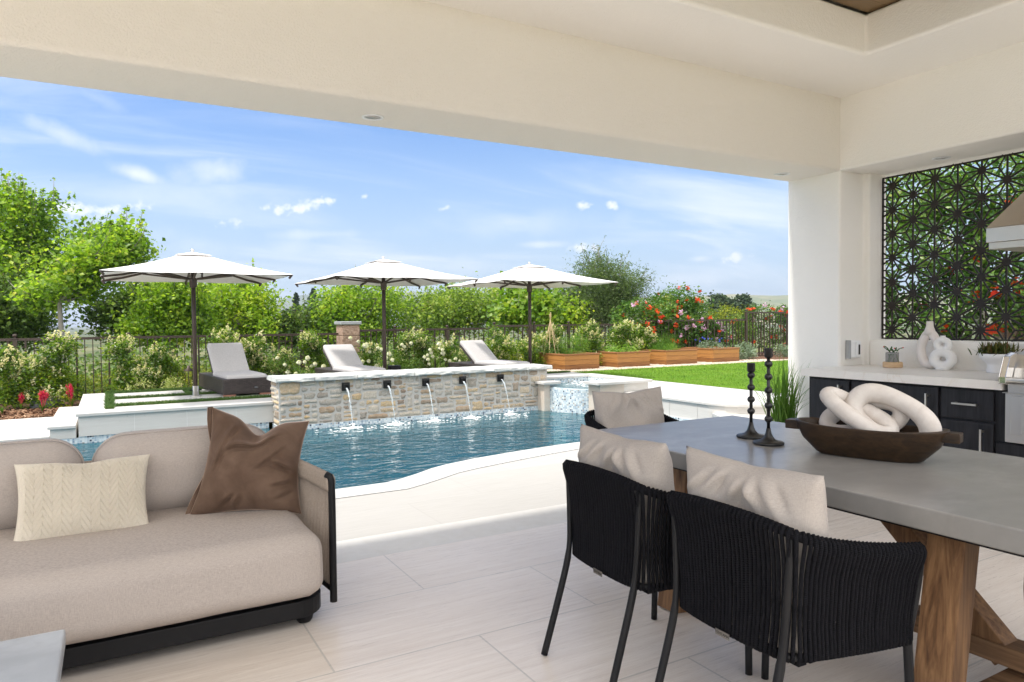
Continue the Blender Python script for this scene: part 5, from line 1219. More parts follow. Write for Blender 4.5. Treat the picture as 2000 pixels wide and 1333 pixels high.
for i, (px, ty, wp, bl) in enumerate(RO):
    Y = 13.32; p = onY(px, ty, Y); w = wp/F_PX*np.linalg.norm(p[:2])*1.05
    t = shrub(RLAB[i], p[0], Y, -.01, w*1.1, max(.45, p[2]+.06), 200+i, 'rose_leaf', 1250, .036, name='rose_bush', cat='rose bush', group='white rose bushes in front of the fence', lobes=4)
    for (bx, by) in bl:
        q = onY(bx, by, Y-.24+rg.uniform(-.05, .08))
        if RM is None: b = RM = MB().quads(rose(rg)).build('rose_bloom', G3['white'], t)
        else: b = RM.copy(); COL.objects.link(b); b.parent = t
        b.location = (q[0]-p[0], q[1]-Y, q[2]+.01); s = rg.uniform(.8, 1.35); b.scale = (s, s, s); b.rotation_euler = (rg.uniform(.2, .9), 0, rg.uniform(-.6, .6))
for i, (px, py, wp, lab) in enumerate(((245, 748, 58, 'low cream-variegated shrub at the left end of the raised deck'), (328, 745, 62, 'low cream-variegated shrub between the first two tall privets by the umbrella'), (392, 738, 58, 'low cream-variegated shrub behind the path light'))):
    p = onY(px, py, 13.2); shrub(lab, p[0], 13.22, -.01, wp/F_PX*13, p[2]+.02, 230+i, 'varieg', 900, .034, name='variegated_shrub', group='low variegated shrubs behind the deck', lobes=3, low=.2)
t = thing('low_hedge', 'low clipped yellow-green hedge running behind the left fence', 'hedge', (.0, 15.0, -.1))
r = np.random.default_rng(8); N = 9000; c = np.stack([r.uniform(-3.4, 3.0, N), r.normal(0, .22, N), .05+r.uniform(0, 1, N)**.6*.52+.05*np.sin(np.arange(N))], 1); c[:, 2] += .06*np.sin(c[:, 0]*5)
MB().quads(leaf_quads(r, c, .045, .6, .5)).build('foliage', G3['hedge'], t)
# kangaroo paws and a rock speaker in the mulch
def kpaw(label, x, y, s, nf, seed):
    r = np.random.default_rng(seed); t = thing('kangaroo_paw', label, 'flower', (x, y, -.01), 0, 'red kangaroo paw plants in the mulch'); c = MB(); f = MB(); st = MB()
    for k in range(70):
        a = r.uniform(0, 2*PI); L = s*r.uniform(.5, 1.0); o = r.uniform(.05, .5)*L; d = np.array([math.cos(a), math.sin(a), 0]); u = np.linspace(0, 1, 5); P = np.outer(u, [0, 0, L*.85])+np.outer(u**1.8, d*o); sd_ = np.array([-d[1], d[0], 0])*.006; wv = (1-u**2)[:, None]; c.grid(np.stack([P-sd_*wv, P+sd_*wv], 1))
    for k in range(nf):
        a = r.uniform(0, 2*PI); tip = np.array([math.cos(a)*r.uniform(.02, .22)*s*1.4, math.sin(a)*r.uniform(.02, .22)*s*1.4, s*r.uniform(.85, 1.45)]); st.tube([(0, 0, 0), tip*.6, tip], [.003, .0025, .002], 4)
        MB().quads(leaf_quads(r, tip+r.normal(0, 1, (34, 3))*np.array([.011, .011, .026]), .026, .45, 1.2)).build('flower_head', G3['kpaw'], t)
    c.build('leaves', G3['strap'], t); st.build('stalk', G3['kpaw'], t)
for i, (px, py, s, nf, lab) in enumerate(((41, 801, .16, 5, 'small kangaroo paw with few red flowers left of the rock speaker'), (84, 806, .22, 13, 'kangaroo paw full of red flowers in front of the rock speaker'), (140, 797, .25, 12, 'upright red kangaroo paw beside the deck steps'), (4, 810, .16, 0, 'kangaroo paw without flowers at the left edge of the mulch'))):
    p = onZ(px, py, 0); kpaw(lab, p[0], p[1], s, nf, 300+i)
p = onZ(88, 797, 0.0)
rk = thing('garden_speaker', 'grey domed rock-like garden speaker lying in the mulch among red flowers', 'garden speaker', (p[0]+.02, p[1]+.16, -.01))
d = MB(); A = np.linspace(0, 2*PI, 28, endpoint=False); G = [[((.235*k*(1+.05*math.sin(3*a)))*math.cos(a), (.20*k)*math.sin(a), z) for k, z in ((1, .0), (1.04, .05), (1.0, .10), (.85, .155), (.6, .19), (.3, .207), (.01, .21))] for a in A]; d.grid(G, close_u=True); d.build('shell', plain('speckled grey shell', (.13, .135, .145), .35, 0, .3, 20), rk, smooth=True)
MB().lathe([(.20, .0), (.205, .02), (.19, .03)], 30).build('base_ring', M['black_metal'], rk, smooth=True)
pth = thing('path_light', 'small bronze hat-shaped path light on a stake behind the left umbrella pole', 'path light', (*onY(369, 750, 13.05)[:2], -.01))
MB().lathe([(.007, 0), (.007, .60)], 10).build('stake', M['bronze'], pth); MB().lathe([(0, .655), (.022, .65), (.026, .61), (.085, .568), (.083, .562), (.03, .59), (0, .592)], 24).build('lamp_shade', M['bronze'], pth, smooth=True)
q = onZ(199, 772, .0); dl = thing('well_light', 'dark round ground light at the back corner of the raised deck', 'ground light', (q[0], 13.1, .02)); MB().lathe([(0, .0), (.09, .0), (.105, .03), (.09, .21), (.06, .23), (0, .232)], 20).build('housing', M['black_metal'], dl, smooth=True)
q = onZ(1047, 712, PZ); ul = thing('umbrella_light', 'small black spotlight on the deck by the third umbrella base', 'spotlight', (7.12, 11.3, PZ+.001)); MB().lathe([(0, 0), (.055, 0), (.06, .06), (.045, .085), (0, .09)], 18).build('housing', M['black_metal'], ul, smooth=True)
bx_ = thing('speaker_box', 'small black box standing behind the wall at the middle umbrella foot', 'box', (4.33, 11.75, PZ+.001)); MB().box(-.10, .10, -.07, .07, 0, .33).build('case', M['black_metal'], bx_, bevel=.012)

# ================================================================== CEDAR PLANTERS
BXS = [(8.84, 9.80), (10.33, 11.31), (11.83, 12.86), (13.42, 14.36)]
BLAB = ['cedar planter box nearest the stone wall, holding a bamboo teepee and a feathery herb', 'second cedar planter box from the left with low salad plants', 'third cedar planter box from the left with bright green herbs and chives', 'last cedar planter box on the right with blue flowers']
for i, (x0, x1) in enumerate(BXS):
    y0, y1, z0, z1 = 13.09, 14.25 if i else 14.3, .226, .585; cx_ = (x0+x1)/2
    t = thing('planter_box', BLAB[i], 'planter box', (cx_, y0, z0), 0, 'cedar planter boxes in a row', world=True); hb = (z1-z0-.03)/3
    def wall(nm, *b): 
        m_ = MB()
        for k in range(3): m_.box(b[0], b[1], b[2], b[3], z0+k*hb+.002, z0+(k+1)*hb-.002)
        o = m_.build(nm, M['cedar'], t, bevel=.003)
    wall('front_boards', x0, x1, y0, y0+.035); wall('side_boards', x0, x0+.035, y0+.0355, y1); wall('side_boards', x1-.035, x1, y0+.0355, y1); wall('back_boards', x0+.0355, x1-.0355, y1-.035, y1)
    m_ = MB(); w_ = .075; za, zb = z1-.029, z1
    m_.box(x0-.015, x1+.015, y0-.015, y0-.015+w_, za, zb); m_.box(x0-.015, x0-.015+w_, y0+w_-.0145, y1, za, zb); m_.box(x1+.015-w_, x1+.015, y0+w_-.0145, y1, za, zb); m_.box(x0+w_-.0145, x1-w_+.0145, y1-w_, y1, za, zb)
    m_.build('top_trim', M['cedar_trim'], t, bevel=.004)
    MB().box(x0+.036, x1-.036, y0+.036, y1-.036, z0+.1, z1-.06).build('soil', M['soil'], t)
bz = .53
def bush(label, x, y, z, w, h, mat, n, ls, seed, name, cat, d=None, asp=.5, up=.6):
    r = np.random.default_rng(seed); t = thing(name, label, cat, (x, y, z)); d = d or w
    cl, _ = in_blobs(r, [((0, 0, h*.45), (w/2, d/2, h*.52))], max(14, n//22), .6); c = cl[r.integers(0, len(cl), n)]+r.normal(0, ls*1.1, (n, 3)); c[:, 2] = np.abs(c[:, 2])
    MB().quads(leaf_quads(r, c, ls, asp, up)).build('foliage', G3[mat], t)
    m_ = MB()
    for q in range(8): tip = cl[r.integers(0, len(cl))]; m_.tube([(0, 0, 0), tip*.5, tip], [.005, .004, .002], 4)
    m_.build('stem', G3['strap'], t); return t
tp = thing('bamboo_teepee', 'bamboo cane teepee rising from the first cedar planter', 'plant support', (9.02, 13.95, bz)); 
for k in range(8):
    a = k*2*PI/8; b = np.array([.20*math.cos(a), .22*math.sin(a), 0]); MB().tube([b, b*.1+np.array([0, 0, .74]), -b*.12+np.array([0, 0, .93+.04*(k % 3)])], [.008, .007, .005], 6).build('cane', M['bamboo'], tp)
bush('young climbing plant at the foot of the bamboo teepee', 8.98, 13.85, bz, .5, .34, 'vine', 420, .035, 401, 'pea_plant', 'plant')
bush('big rounded feathery green herb in the first cedar planter', 9.40, 13.55, bz, .78, .52, 'dill', 5200, .030, 402, 'feathery_herb', 'herb', .8, .16, .8)
bush('low salad plants in the second cedar planter', 10.80, 13.55, bz, .85, .16, 'lettuce', 700, .05, 403, 'salad_plant', 'vegetable', .8, .8)
bush('taller leafy sprig at the right of the second planter', 11.10, 14.0, bz, .22, .34, 'lettuce', 160, .035, 404, 'seedling', 'plant')
bush('bright green carrot tops in the third cedar planter', 12.22, 13.6, bz, .85, .20, 'dill', 2600, .032, 405, 'carrot_tops', 'vegetable', .8, .2, .9)
t = thing('chives', 'clump of upright chives at the back of the third planter', 'herb', (12.55, 14.0, bz)); MB().quads(blades(rg, 420, (-.35, .35, -.15, .15), 0, .42, .005, .22)).build('blades', G3['strap'], t)
t = bush('loose grey-green plants with blue flowers in the last cedar planter', 13.85, 13.6, bz, .85, .22, 'grey', 900, .034, 406, 'cornflower', 'flower', .8)
r = np.random.default_rng(4); c = np.stack([r.uniform(-.4, .4, 9), r.uniform(-.3, .3, 9), r.uniform(.2, .33, 9)], 1); bm = plain('cornflower blue', (.07, .10, .62), .6)
for p in c: MB().quads(leaf_quads(r, p+r.normal(0, .012, (10, 3)), .028, .8)).build('blue_flower', bm, t)
for i, (x, y, w, lab) in enumerate(((15.15, 13.7, .75, 'round silver-grey shrub beside the last planter box'), (17.0, 13.55, 1.0, 'low silver-grey shrub left of the column'), (18.6, 13.6, .8, 'low silver-grey shrub partly hidden by the column'))): bush(lab, x, y, .22, w, .48, 'grey', 1500, .05, 420+i, 'silver_shrub', 'shrub', .8)
# flowering vines on the right hand fence
BLOOM = {}
def vine(label, blobs, n, seed, nf, fl, ls=.082, name='trumpet_vine', group='flowering vines on the right hand fence', stems=8, mat='vine'):
    n = int(n*1.7); c0 = np.mean([b[0] for b in blobs], 0); r = np.random.default_rng(seed); t = thing(name, label, 'flowering vine', (c0[0], c0[1], .2), 0, group)
    bl = [((np.array(c)-np.array([c0[0], c0[1], .2])), s) for c, s in blobs]
    cl, _ = in_blobs(r, bl, max(20, n//24), .7); cl[:, 2] = np.maximum(cl[:, 2], .03); c = cl[r.integers(0, len(cl), n)]+r.normal(0, ls*1.0, (n, 3)); c[:, 2] = np.maximum(c[:, 2], .02)
    MB().quads(leaf_quads(r, c, ls, .55, .5)).build('foliage', G3[mat], t)
    m_ = MB()
    for q in range(stems): tip = cl[r.integers(0, len(cl))]; m_.tube(smoothpath([(tip[0]*.5+r.normal(0, .1), r.normal(0, .1), 0), (tip[0]*.7, tip[1]*.5, tip[2]*.5), tip], 8), np.linspace(.02, .006, 8), 5)
    m_.build('stem', G3['twig'], t)
    if nf:
        sc = -cl[:, 1]*.8+cl[:, 2]*.35+r.normal(0, .3, len(cl)); idx = np.argsort(-sc)[:nf*3]; idx = r.choice(idx, min(nf, len(idx)), replace=False)
        for q, i in enumerate(idx[:100]):
            mt = fl[q % len(fl)]
            if mt not in BLOOM: f = BLOOM[mt] = MB().quads(leaf_quads(r, np.clip(r.normal(0, .026, (9, 3)), -.04, .04), .078, .75, .2)).build('trumpet_flower', G3[mt], t)
            else: f = BLOOM[mt].copy(); COL.objects.link(f); f.parent = t
            f.location = cl[i]+np.array([0, -.11, .05]); f.rotation_euler = (r.uniform(-.6, .6), r.uniform(-.6, .6), r.uniform(0, 6.28)); e = r.uniform(.75, 1.3); f.scale = (e, e, e)
    return t
VY = 14.65
def P_(px, py, y=VY): return tuple(onY(px, py, y))
vine('red trumpet vine mounded over the fence behind the second and third planters', [(P_(1245, 622), (.9, .35, .45)), (P_(1268, 650), (.9, .35, .45)), (P_(1290, 615), (.7, .35, .4)), (P_(1300, 660), (.9, .35, .5)), (P_(1235, 660), (.6, .3, .35))], 4600, 501, 62, ['red', 'red', 'red', 'lilac'])
vine('tall rounded mass of vine rising above the fence with orange buds', [(P_(1322, 590, 15.2), (.95, .5, .42)), (P_(1345, 612, 15.2), (.8, .5, .5)), (P_(1305, 600, 15.2), (.6, .45, .35)), (P_(1325, 640, 15.2), (.9, .45, .5))], 4200, 502, 16, ['red'])
vine('vine with lilac flowers hanging on the fence behind the last planter', [(P_(1340, 650), (.9, .3, .42)), (P_(1372, 648), (.7, .3, .45)), (P_(1330, 672), (.9, .28, .3)), (P_(1395, 660), (.5, .2, .45))], 3600, 503, 30, ['lilac', 'red', 'lilac'])
vine('loose vine climbing through the tall fence bars left of the column', [(P_(1430, 645), (.9, .2, .35)), (P_(1475, 640), (1.0, .22, .5)), (P_(1515, 640), (.9, .22, .5)), (P_(1500, 612), (1.1, .25, .25)), (P_(1455, 668), (1.0, .2, .3)), (P_(1530, 670), (.6, .2, .3))], 3000, 504, 30, ['red', 'lilac', 'red'], .07)
t = bush('bright yellow-green bush beyond the fence under the dark far trees', *onY(1420, 625, 17.0)[:2], .3, 2.6, 1.5, 'hedge', 4200, .08, 430, 'yellow_bush', 'shrub', 1.2)
bush('young leafy green shrub behind the third planter', *onY(1262, 675, 14.3)[:2], .22, 1.2, .75, 'dill', 1500, .07, 431, 'leafy_shrub', 'shrub', .7, .5)
# behind the privacy screen
bw_ = thing('block_wall', 'tan split-face garden block wall seen through the bronze screen', 'garden wall', (13, 3.3, .0), world=True)
for i in range(8): 
    m_ = MB()
    for k in range(13): x = 10.2+k*.45+(.225 if i % 2 else 0); m_.box(10.0, 10.25, -1.2+k*.45+(.2 if i % 2 else 0), -1.2+k*.45+.445+(.2 if i % 2 else 0), .05+i*.2, .05+i*.2+.196)
    m_.build('block_course', M['block'], bw_, bevel=.008)
vine('red-flowering climber on the garden side of the bronze screen, left part', [((9.2, 5.6, .9), (.5, .8, .7)), ((9.3, 4.9, 1.5), (.5, .6, .5)), ((9.2, 6.2, 1.4), (.5, .6, .6)), ((9.3, 5.5, .4), (.5, 1.0, .3))], 5200, 511, 22, ['red'], .075, mat='shade_vine', group='climbers behind the bronze screen')
vine('dark green climber behind the middle of the bronze screen', [((9.4, 5.5, 2.2), (.7, 1.2, .7)), ((9.5, 4.4, 2.0), (.7, .8, .8)), ((9.5, 4.2, 2.9), (.6, .9, .5)), ((9.6, 5.8, 3.0), (.6, .9, .4)), ((9.6, 3.6, 1.2), (.6, .6, .6))], 7600, 512, 10, ['red'], .085, mat='shade_vine', group='climbers behind the bronze screen')
vine('light green climber with red blooms above the block wall', [((10.3, 3.2, 1.75), (.4, .9, .3)), ((10.4, 2.2, 1.9), (.4, .9, .35)), ((9.8, 2.6, .7), (.3, .4, .4)), ((10.6, 3.0, 2.5), (.5, .8, .5))], 3400, 513, 14, ['red'], .08, mat='shade_vine', group='climbers behind the bronze screen')
# ================================================================== TREES
T3 = {'sycamore': leafmat('sycamore leaves', [(0, (.035, .085, .012)), (.3, (.12, .22, .026)), (.6, (.26, .40, .042)), (.88, (.44, .55, .07)), (1, (.58, .56, .11))], .48, .45, .4),
      'lime': leafmat('young lime leaves', [(0, (.06, .13, .014)), (.35, (.20, .33, .026)), (.7, (.40, .52, .05)), (1, (.58, .60, .10))], .48, .45, .4),
      'dull': leafmat('dull oak leaves', [(0, (.04, .08, .018)), (.5, (.10, .17, .035)), (.9, (.18, .26, .055)), (1, (.25, .30, .09))], .34, .5, .35),
      'olive': leafmat('grey willow leaves', [(0, (.05, .085, .028)), (.45, (.10, .16, .05)), (.85, (.19, .26, .09)), (1, (.28, .33, .15))], .32, .55, .35),
      'sage': leafmat('muted yellow green leaves', [(0, (.045, .095, .02)), (.35, (.14, .225, .038)), (.7, (.29, .40, .07)), (1, (.46, .48, .14))], .44, .5, .35),
      'maple': leafmat('broad bright leaves', [(0, (.060, .13, .012)), (.4, (.13, .25, .022)), (.75, (.24, .36, .035)), (1, (.42, .46, .08))], .42, .4, .45),
      'conifer': leafmat('dark conifer needles', [(0, (.016, .04, .02)), (.6, (.04, .075, .035)), (1, (.07, .11, .055))], .1, .7, .2),
      'euc': leafmat('eucalyptus leaves', [(0, (.025, .05, .024)), (.6, (.06, .095, .042)), (1, (.11, .15, .07))], .1, .7, .2),
      'palm': leafmat('palm fronds', [(0, (.04, .07, .03)), (1, (.10, .14, .06))], .2, .6, .3),
      'brush': leafmat('canyon brush', [(0, (.040, .075, .016)), (.35, (.085, .15, .025)), (.65, (.15, .23, .04)), (.85, (.22, .26, .07)), (1, (.25, .19, .10))], .3, .6, .3),
      'pale_bark': plain('pale mottled bark', (.27, .25, .22), .85, 0, .35, 5, .5, 30)}
def terrain_z(x, y):
    s = max(0., y-15.3); b = -.10 if x < 7.3 else .15
    z = b-min(s, 26)*.24
    if y > 60: z -= min(y-60, 60)*.05
    return z
def tree(label, px, ty, wp, Y, mat, seed, n=6000, ls=.15, trunk=None, name='tree', cat='tree', group=None, crown=None, bark='pale_bark', cl_per=52, lobes=9, asp=.75, bottom=.18, spread=.24, tr=.11, twigs=26):
    """crown: list of (px, py, w px, h px) lobes as seen; each gets its own depth, so the crown is a volume"""
    r = np.random.default_rng(seed); top = onY(px, ty, Y); x0 = top[0]; z0 = terrain_z(x0, Y); H = top[2]-z0
    base = np.array([x0, Y, z0]); sc = np.linalg.norm(top-np.array([0, 0, EYE]))/F_PX
    if trunk: q = onY(trunk[0][0], trunk[0][1], Y); base = np.array([q[0], Y, terrain_z(q[0], Y)])
    t = thing(name, label, cat, tuple(base), 0, group)
    if crown: bl = [(onY(cx_, cy_, Y+r.normal(0, w_*sc*.28))-base, (w_*sc*.5, w_*sc*.42, h_*sc*.5)) for cx_, cy_, w_, h_ in crown]
    else:
        W2 = wp*sc/2; bl = []
        for k in range(lobes):
            f = (k+.5)/lobes; a = r.uniform(0, 2*PI); rad = W2*r.uniform(.25, .75)*math.sin(PI*min(.92, .25+f*.75))**.7; s_ = W2*r.uniform(.36, .56)
            bl.append((np.array([rad*math.cos(a), rad*math.sin(a)*.8, H*(bottom+(1-bottom)*f*.90)]), (s_, s_*.9, min(s_*.75, H*.2))))
        bl.append((np.array([r.normal(0, W2*.15), 0, H-.55*W2*.4]), (W2*.42, W2*.4, W2*.4)))
    n = int(n*.62); cl, kk = in_blobs(r, bl, max(30, int(n/cl_per)), .7); c = cl[r.integers(0, len(cl), n)]
    off = r.normal(0, 1, (n, 3))*np.array([1, 1, .7])*spread*sc*70; c = c+off
    # leafy shoots that break the outline
    cen = np.mean([b[0] for b in bl], 0); dv = cl-cen; out = np.linalg.norm(dv*np.array([1, 1, 1.4]), axis=1)+dv[:, 2]*.6; pick = np.argsort(-out+r.normal(0, .5, len(cl)))[:46]; SH = []; ex = []
    for i in pick:
        d = dv[i]/np.linalg.norm(dv[i])*.6+np.array([r.normal(0, .3), r.normal(0, .3), .75]); d /= np.linalg.norm(d); L = r.uniform(.25, .75)*sc*70; SH.append((cl[i], cl[i]+d*L)); u = r.uniform(0, 1, 20); ex.append(cl[i]+np.outer(u*L, d)+r.normal(0, 1, (20, 3))*.07*(1.2-u)[:, None]*sc*70)
    c = np.concatenate([c]+ex)
    MB().quads(leaf_quads(r, c, ls, asp, .5, .6)).build('crown', T3[mat], t)
    m_ = MB()
    for a_, b_ in SH: m_.tube([a_, (a_+b_)/2+r.normal(0, .02, 3), b_], [.012, .008, .004], 4)
    fork = np.array([0, 0, H*.34]) if not trunk else onY(trunk[1][0], trunk[1][1], Y)-base
    m_.tube(smoothpath([(0, 0, -.3), fork*np.array([.35, .35, .55])+np.array([r.normal(0, .05), 0, 0]), fork], 14), np.linspace(tr*1.35, tr*.85, 14), 10)
    for (c_, s_) in bl:
        mid = fork*.45+np.array(c_)*.55+r.normal(0, .12, 3)*np.array([1, 1, .4])-np.array([0, 0, .10*H*.3]); m_.tube(smoothpath([fork, mid, c_], 10), np.linspace(tr*.55, tr*.16, 10), 6)
    for i in r.choice(len(cl), min(twigs, len(cl)), replace=False):
        b = np.array(bl[kk[i]][0]); tip = cl[i]+(cl[i]-b)*.25; m_.tube(smoothpath([b, (b+tip)/2+r.normal(0, .06, 3), tip], 6), np.linspace(tr*.14, .006, 6), 4)
    m_.build('trunk', T3[bark] if bark in T3 else G3[bark], t, smooth=True); return t
tree('tall leafy sycamore filling the left edge behind the fence', 40, 385, 150, 20.0, 'sycamore', 601, 25000, .088, crown=[(20, 440, 110, 90), (70, 425, 80, 70), (40, 500, 120, 100), (95, 480, 80, 70), (110, 520, 70, 60), (5, 540, 90, 90), (60, 560, 110, 80), (45, 400, 60, 44), (85, 540, 80, 60)], trunk=[(10, 640), (12, 590)], group='trees beyond the left fence', spread=.23)
tree('forked sycamore with pale grey trunk left of the first umbrella', 115, 590, 200, 16.8, 'sycamore', 602, 15000, .085, crown=[(120, 560, 90, 50), (165, 525, 70, 50), (200, 500, 90, 60), (180, 470, 60, 40), (235, 480, 70, 50), (265, 490, 46, 30), (225, 455, 50, 30), (160, 575, 50, 30), (80, 580, 60, 36), (195, 540, 60, 40), (250, 515, 46, 32)], trunk=[(131, 660), (116, 592)], group='trees beyond the left fence', tr=.05, spread=.20)
tree('small dull green tree with grey trunk under the left edge of the first umbrella', 240, 575, 110, 20.5, 'dull', 603, 12000, .085, crown=[(230, 590, 70, 44), (270, 580, 60, 40), (215, 615, 60, 40), (255, 612, 70, 40), (285, 605, 50, 40), (230, 640, 60, 40)], trunk=[(240, 655), (246, 615)], group='trees beyond the left fence', tr=.08)
tree('dark shady oak at the far left below the tall sycamore', 20, 560, 130, 19.0, 'dull', 604, 18000, .08, crown=[(15, 600, 80, 70), (50, 612, 60, 56), (10, 640, 80, 60), (50, 645, 70, 44), (25, 580, 60, 50)], trunk=[(30, 680), (26, 640)], group='trees beyond the left fence', bark='twig')
tree('bright lime-green tree behind the first umbrella pole', 335, 555, 150, 19.5, 'sycamore', 605, 19000, .088, crown=[(310, 590, 80, 60), (350, 575, 80, 50), (330, 620, 90, 60), (375, 600, 70, 70), (290, 640, 70, 50), (360, 640, 80, 50)], trunk=[(335, 670), (335, 630)], group='trees beyond the left fence')
tree('lime-green tree with bare twigs right of the first umbrella pole', 455, 555, 160, 20.5, 'lime', 606, 20000, .088, crown=[(430, 585, 70, 50), (470, 575, 80, 50), (505, 592, 60, 46), (445, 620, 90, 60), (500, 620, 70, 50), (415, 640, 70, 44), (520, 640, 50, 40), (470, 650, 90, 40)], trunk=[(455, 670), (455, 630)], group='trees beyond the left fence', twigs=60)
tree('mid green bushy tree between the lounger and the stone pillar', 600, 625, 120, 21.0, 'dull', 607, 12000, .085, crown=[(560, 640, 70, 36), (610, 632, 80, 36), (640, 640, 60, 40), (590, 655, 90, 30), (545, 655, 60, 30)], trunk=[(600, 680), (600, 655)], group='trees beyond the left fence', bark='twig')
tree('light green tree behind the stone pillar', 690, 565, 160, 20.5, 'sycamore', 608, 21000, .085, crown=[(655, 590, 60, 50), (690, 580, 70, 46), (735, 582, 76, 46), (650, 620, 70, 46), (700, 615, 90, 56), (755, 610, 60, 50), (680, 648, 90, 40), (735, 645, 80, 40)], trunk=[(700, 670), (702, 635)], group='trees beyond the right fence')
tree('wide light green tree right of the middle umbrella pole', 890, 570, 210, 21.5, 'sage', 609, 28000, .085, crown=[(800, 615, 60, 44), (840, 600, 70, 46), (880, 588, 80, 46), (925, 585, 80, 44), (965, 590, 70, 44), (860, 625, 90, 44), (915, 622, 100, 46), (975, 618, 80, 44), (820, 640, 80, 36), (1000, 600, 60, 40)], trunk=[(890, 670), (892, 635)], group='trees beyond the right fence')
tree('broad-leaved bright tree beside the third umbrella pole', 1030, 572, 110, 16.3, 'maple', 610, 7500, .115, crown=[(1010, 588, 56, 36), (1045, 590, 56, 40), (1028, 612, 80, 40), (1060, 610, 40, 40), (1000, 622, 50, 36)], trunk=[(1030, 660), (1030, 628)], group='trees beyond the right fence', tr=.06, asp=.95, cl_per=14)
tree('lime bush between the bamboo teepee and the grey willow tree', 1090, 596, 70, 17.5, 'lime', 611, 3600, .10, crown=[(1085, 612, 50, 34), (1105, 618, 50, 36), (1088, 632, 60, 26)], trunk=[(1092, 660), (1092, 632)], group='trees beyond the right fence', tr=.05)
tree('large grey-green willow-leaved tree behind the planters', 1175, 510, 200, 18.0, 'olive', 612, 62000, .095, crown=[(1160, 535, 60, 44), (1195, 548, 70, 50), (1140, 565, 70, 50), (1175, 580, 100, 60), (1215, 575, 70, 60), (1110, 590, 70, 50), (1145, 610, 90, 50), (1200, 615, 90, 50), (1245, 555, 36, 30), (1165, 520, 36, 24), (1230, 600, 50, 50), (1095, 615, 50, 40)], trunk=[(1175, 660), (1172, 622)], group='trees beyond the right fence', asp=.22, tr=.08, bark='bark', spread=.26, cl_per=44, twigs=70)
# behind the screen
tree('feathery tree behind the bronze screen', 1900, 330, 200, 5.2, 'olive', 613, 5200, .075, crown=None, group=None, trunk=None, asp=.25, tr=.05) if False else None
r = np.random.default_rng(77); t = thing('screen_tree', 'tree with a slim trunk standing outside the bronze screen', 'tree', (11.2, 5.6, .2))
bl = [((0, 0, 2.6), (1.2, 1.4, .8)), ((-.3, -1.5, 2.9), (1, 1.1, .7)), ((.2, -2.6, 3.3), (1, 1, .7)), ((0, .9, 3.0), (1, .9, .7)), ((0, -2.4, 2.0), (.8, .8, .6)), ((0, -.8, 3.6), (1, 1.2, .6))]
cl, kk = in_blobs(r, bl, 260, .6); c = cl[r.integers(0, 260, 9000)]+r.normal(0, .16, (9000, 3)); MB().quads(leaf_quads(r, c, .085, .35, .5)).build('crown', T3['sycamore'], t)
m_ = MB(); m_.tube([(0, 0, -.1), (.02, .02, 1), (0, 0, 2.2)], [.075, .065, .05], 10)
for b, s in bl: m_.tube(smoothpath([(0, 0, 1.7), (b[0]*.5, b[1]*.5, b[2]*.75), b], 8), np.linspace(.04, .012, 8), 6)
m_.build('trunk', T3['pale_bark'], t, smooth=True)
# far trees
def far_tree(label, kind, px, ty, wp, dist, seed, n=900, by=None, group='dark trees far across the valley'):
    r = np.random.default_rng(seed); d = ray(px, ty); d = d/np.linalg.norm(d[:2])*dist; top = np.array([0, 0, EYE])+d; sc = dist/F_PX; W2 = wp*sc/2; z0 = -7.5; H = top[2]-z0
    t = thing('far_'+kind, label, 'tree', (top[0], top[1], z0), 0, group)
    if kind == 'conifer':
        u = r.uniform(.12, 1, n)**.75; a = r.uniform(0, 2*PI, n); lay = .75+.25*np.sin(u*46+r.uniform(0, 6)); rad = 1.5*W2*(1-u)**.62*lay*r.uniform(.25, 1, n)*1.15+W2*.05; c = np.stack([rad*np.cos(a), rad*np.sin(a), u*H], 1); ls = .55
    elif kind == 'palm':
        c = None
    else:
        bl = [(np.array([r.normal(0, W2*.5), r.normal(0, W2*.4), H-W2*.38-W2*1.1*(1-k/6)]), (W2*.52, W2*.5, W2*.36)) for k in range(7)]; cl, _ = in_blobs(r, bl, n//16, .6); c = cl[r.integers(0, len(cl), n)]+r.normal(0, W2*.07, (n, 3)); ls = .55
    if kind == 'palm':
        m_ = MB()
        for k in range(34):
            a = r.uniform(0, 2*PI); e = r.uniform(-.5, 1.1); L = W2*r.uniform(.8, 1.1); dd = np.array([math.cos(a)*math.cos(e), math.sin(a)*math.cos(e), math.sin(e)]); u = np.linspace(0, 1, 5); P = np.array([0, 0, H-W2*.5])+np.outer(u*L, dd)-np.outer(u**2, [0, 0, L*.5]); s_ = np.array([-dd[1], dd[0], 0]); s_ = s_/(np.linalg.norm(s_)+1e-9)*.22; m_.grid(np.stack([P-s_*(1-u*.6)[:, None], P+s_*(1-u*.6)[:, None]], 1))
        m_.build('fronds', T3['palm'], t)
    else: MB().quads(leaf_quads(r, c, ls*dist/110, .6, .3)).build('crown', T3['conifer' if kind == 'conifer' else 'euc'], t)
    MB().tube([(0, 0, 0), (r.normal(0, .2), 0, H*.5), (0, 0, H*.92)], [.35, .25, .08] if kind != 'palm' else [.22, .2, .2], 7).build('trunk', G3['twig'], t)
far_tree('dark pointed conifer far off between the first two umbrellas, left one of the pair', 'conifer', 578, 573, 34, 112, 701, 1100)
far_tree('bigger dark conifer far off between the first two umbrellas', 'conifer', 612, 565, 46, 110, 702, 1500)
far_tree('dark conifer half hidden behind the light tree by the pillar', 'conifer', 636, 572, 40, 118, 703, 1200)
far_tree('dark round tree beside the conifer left of the middle umbrella', 'broadleaf', 655, 578, 36, 120, 704, 900)
far_tree('pale palm in front of the conifers', 'palm', 562, 600, 26, 100, 705)
far_tree('second pale palm right of the first, below the conifers', 'palm', 590, 608, 26, 98, 706)
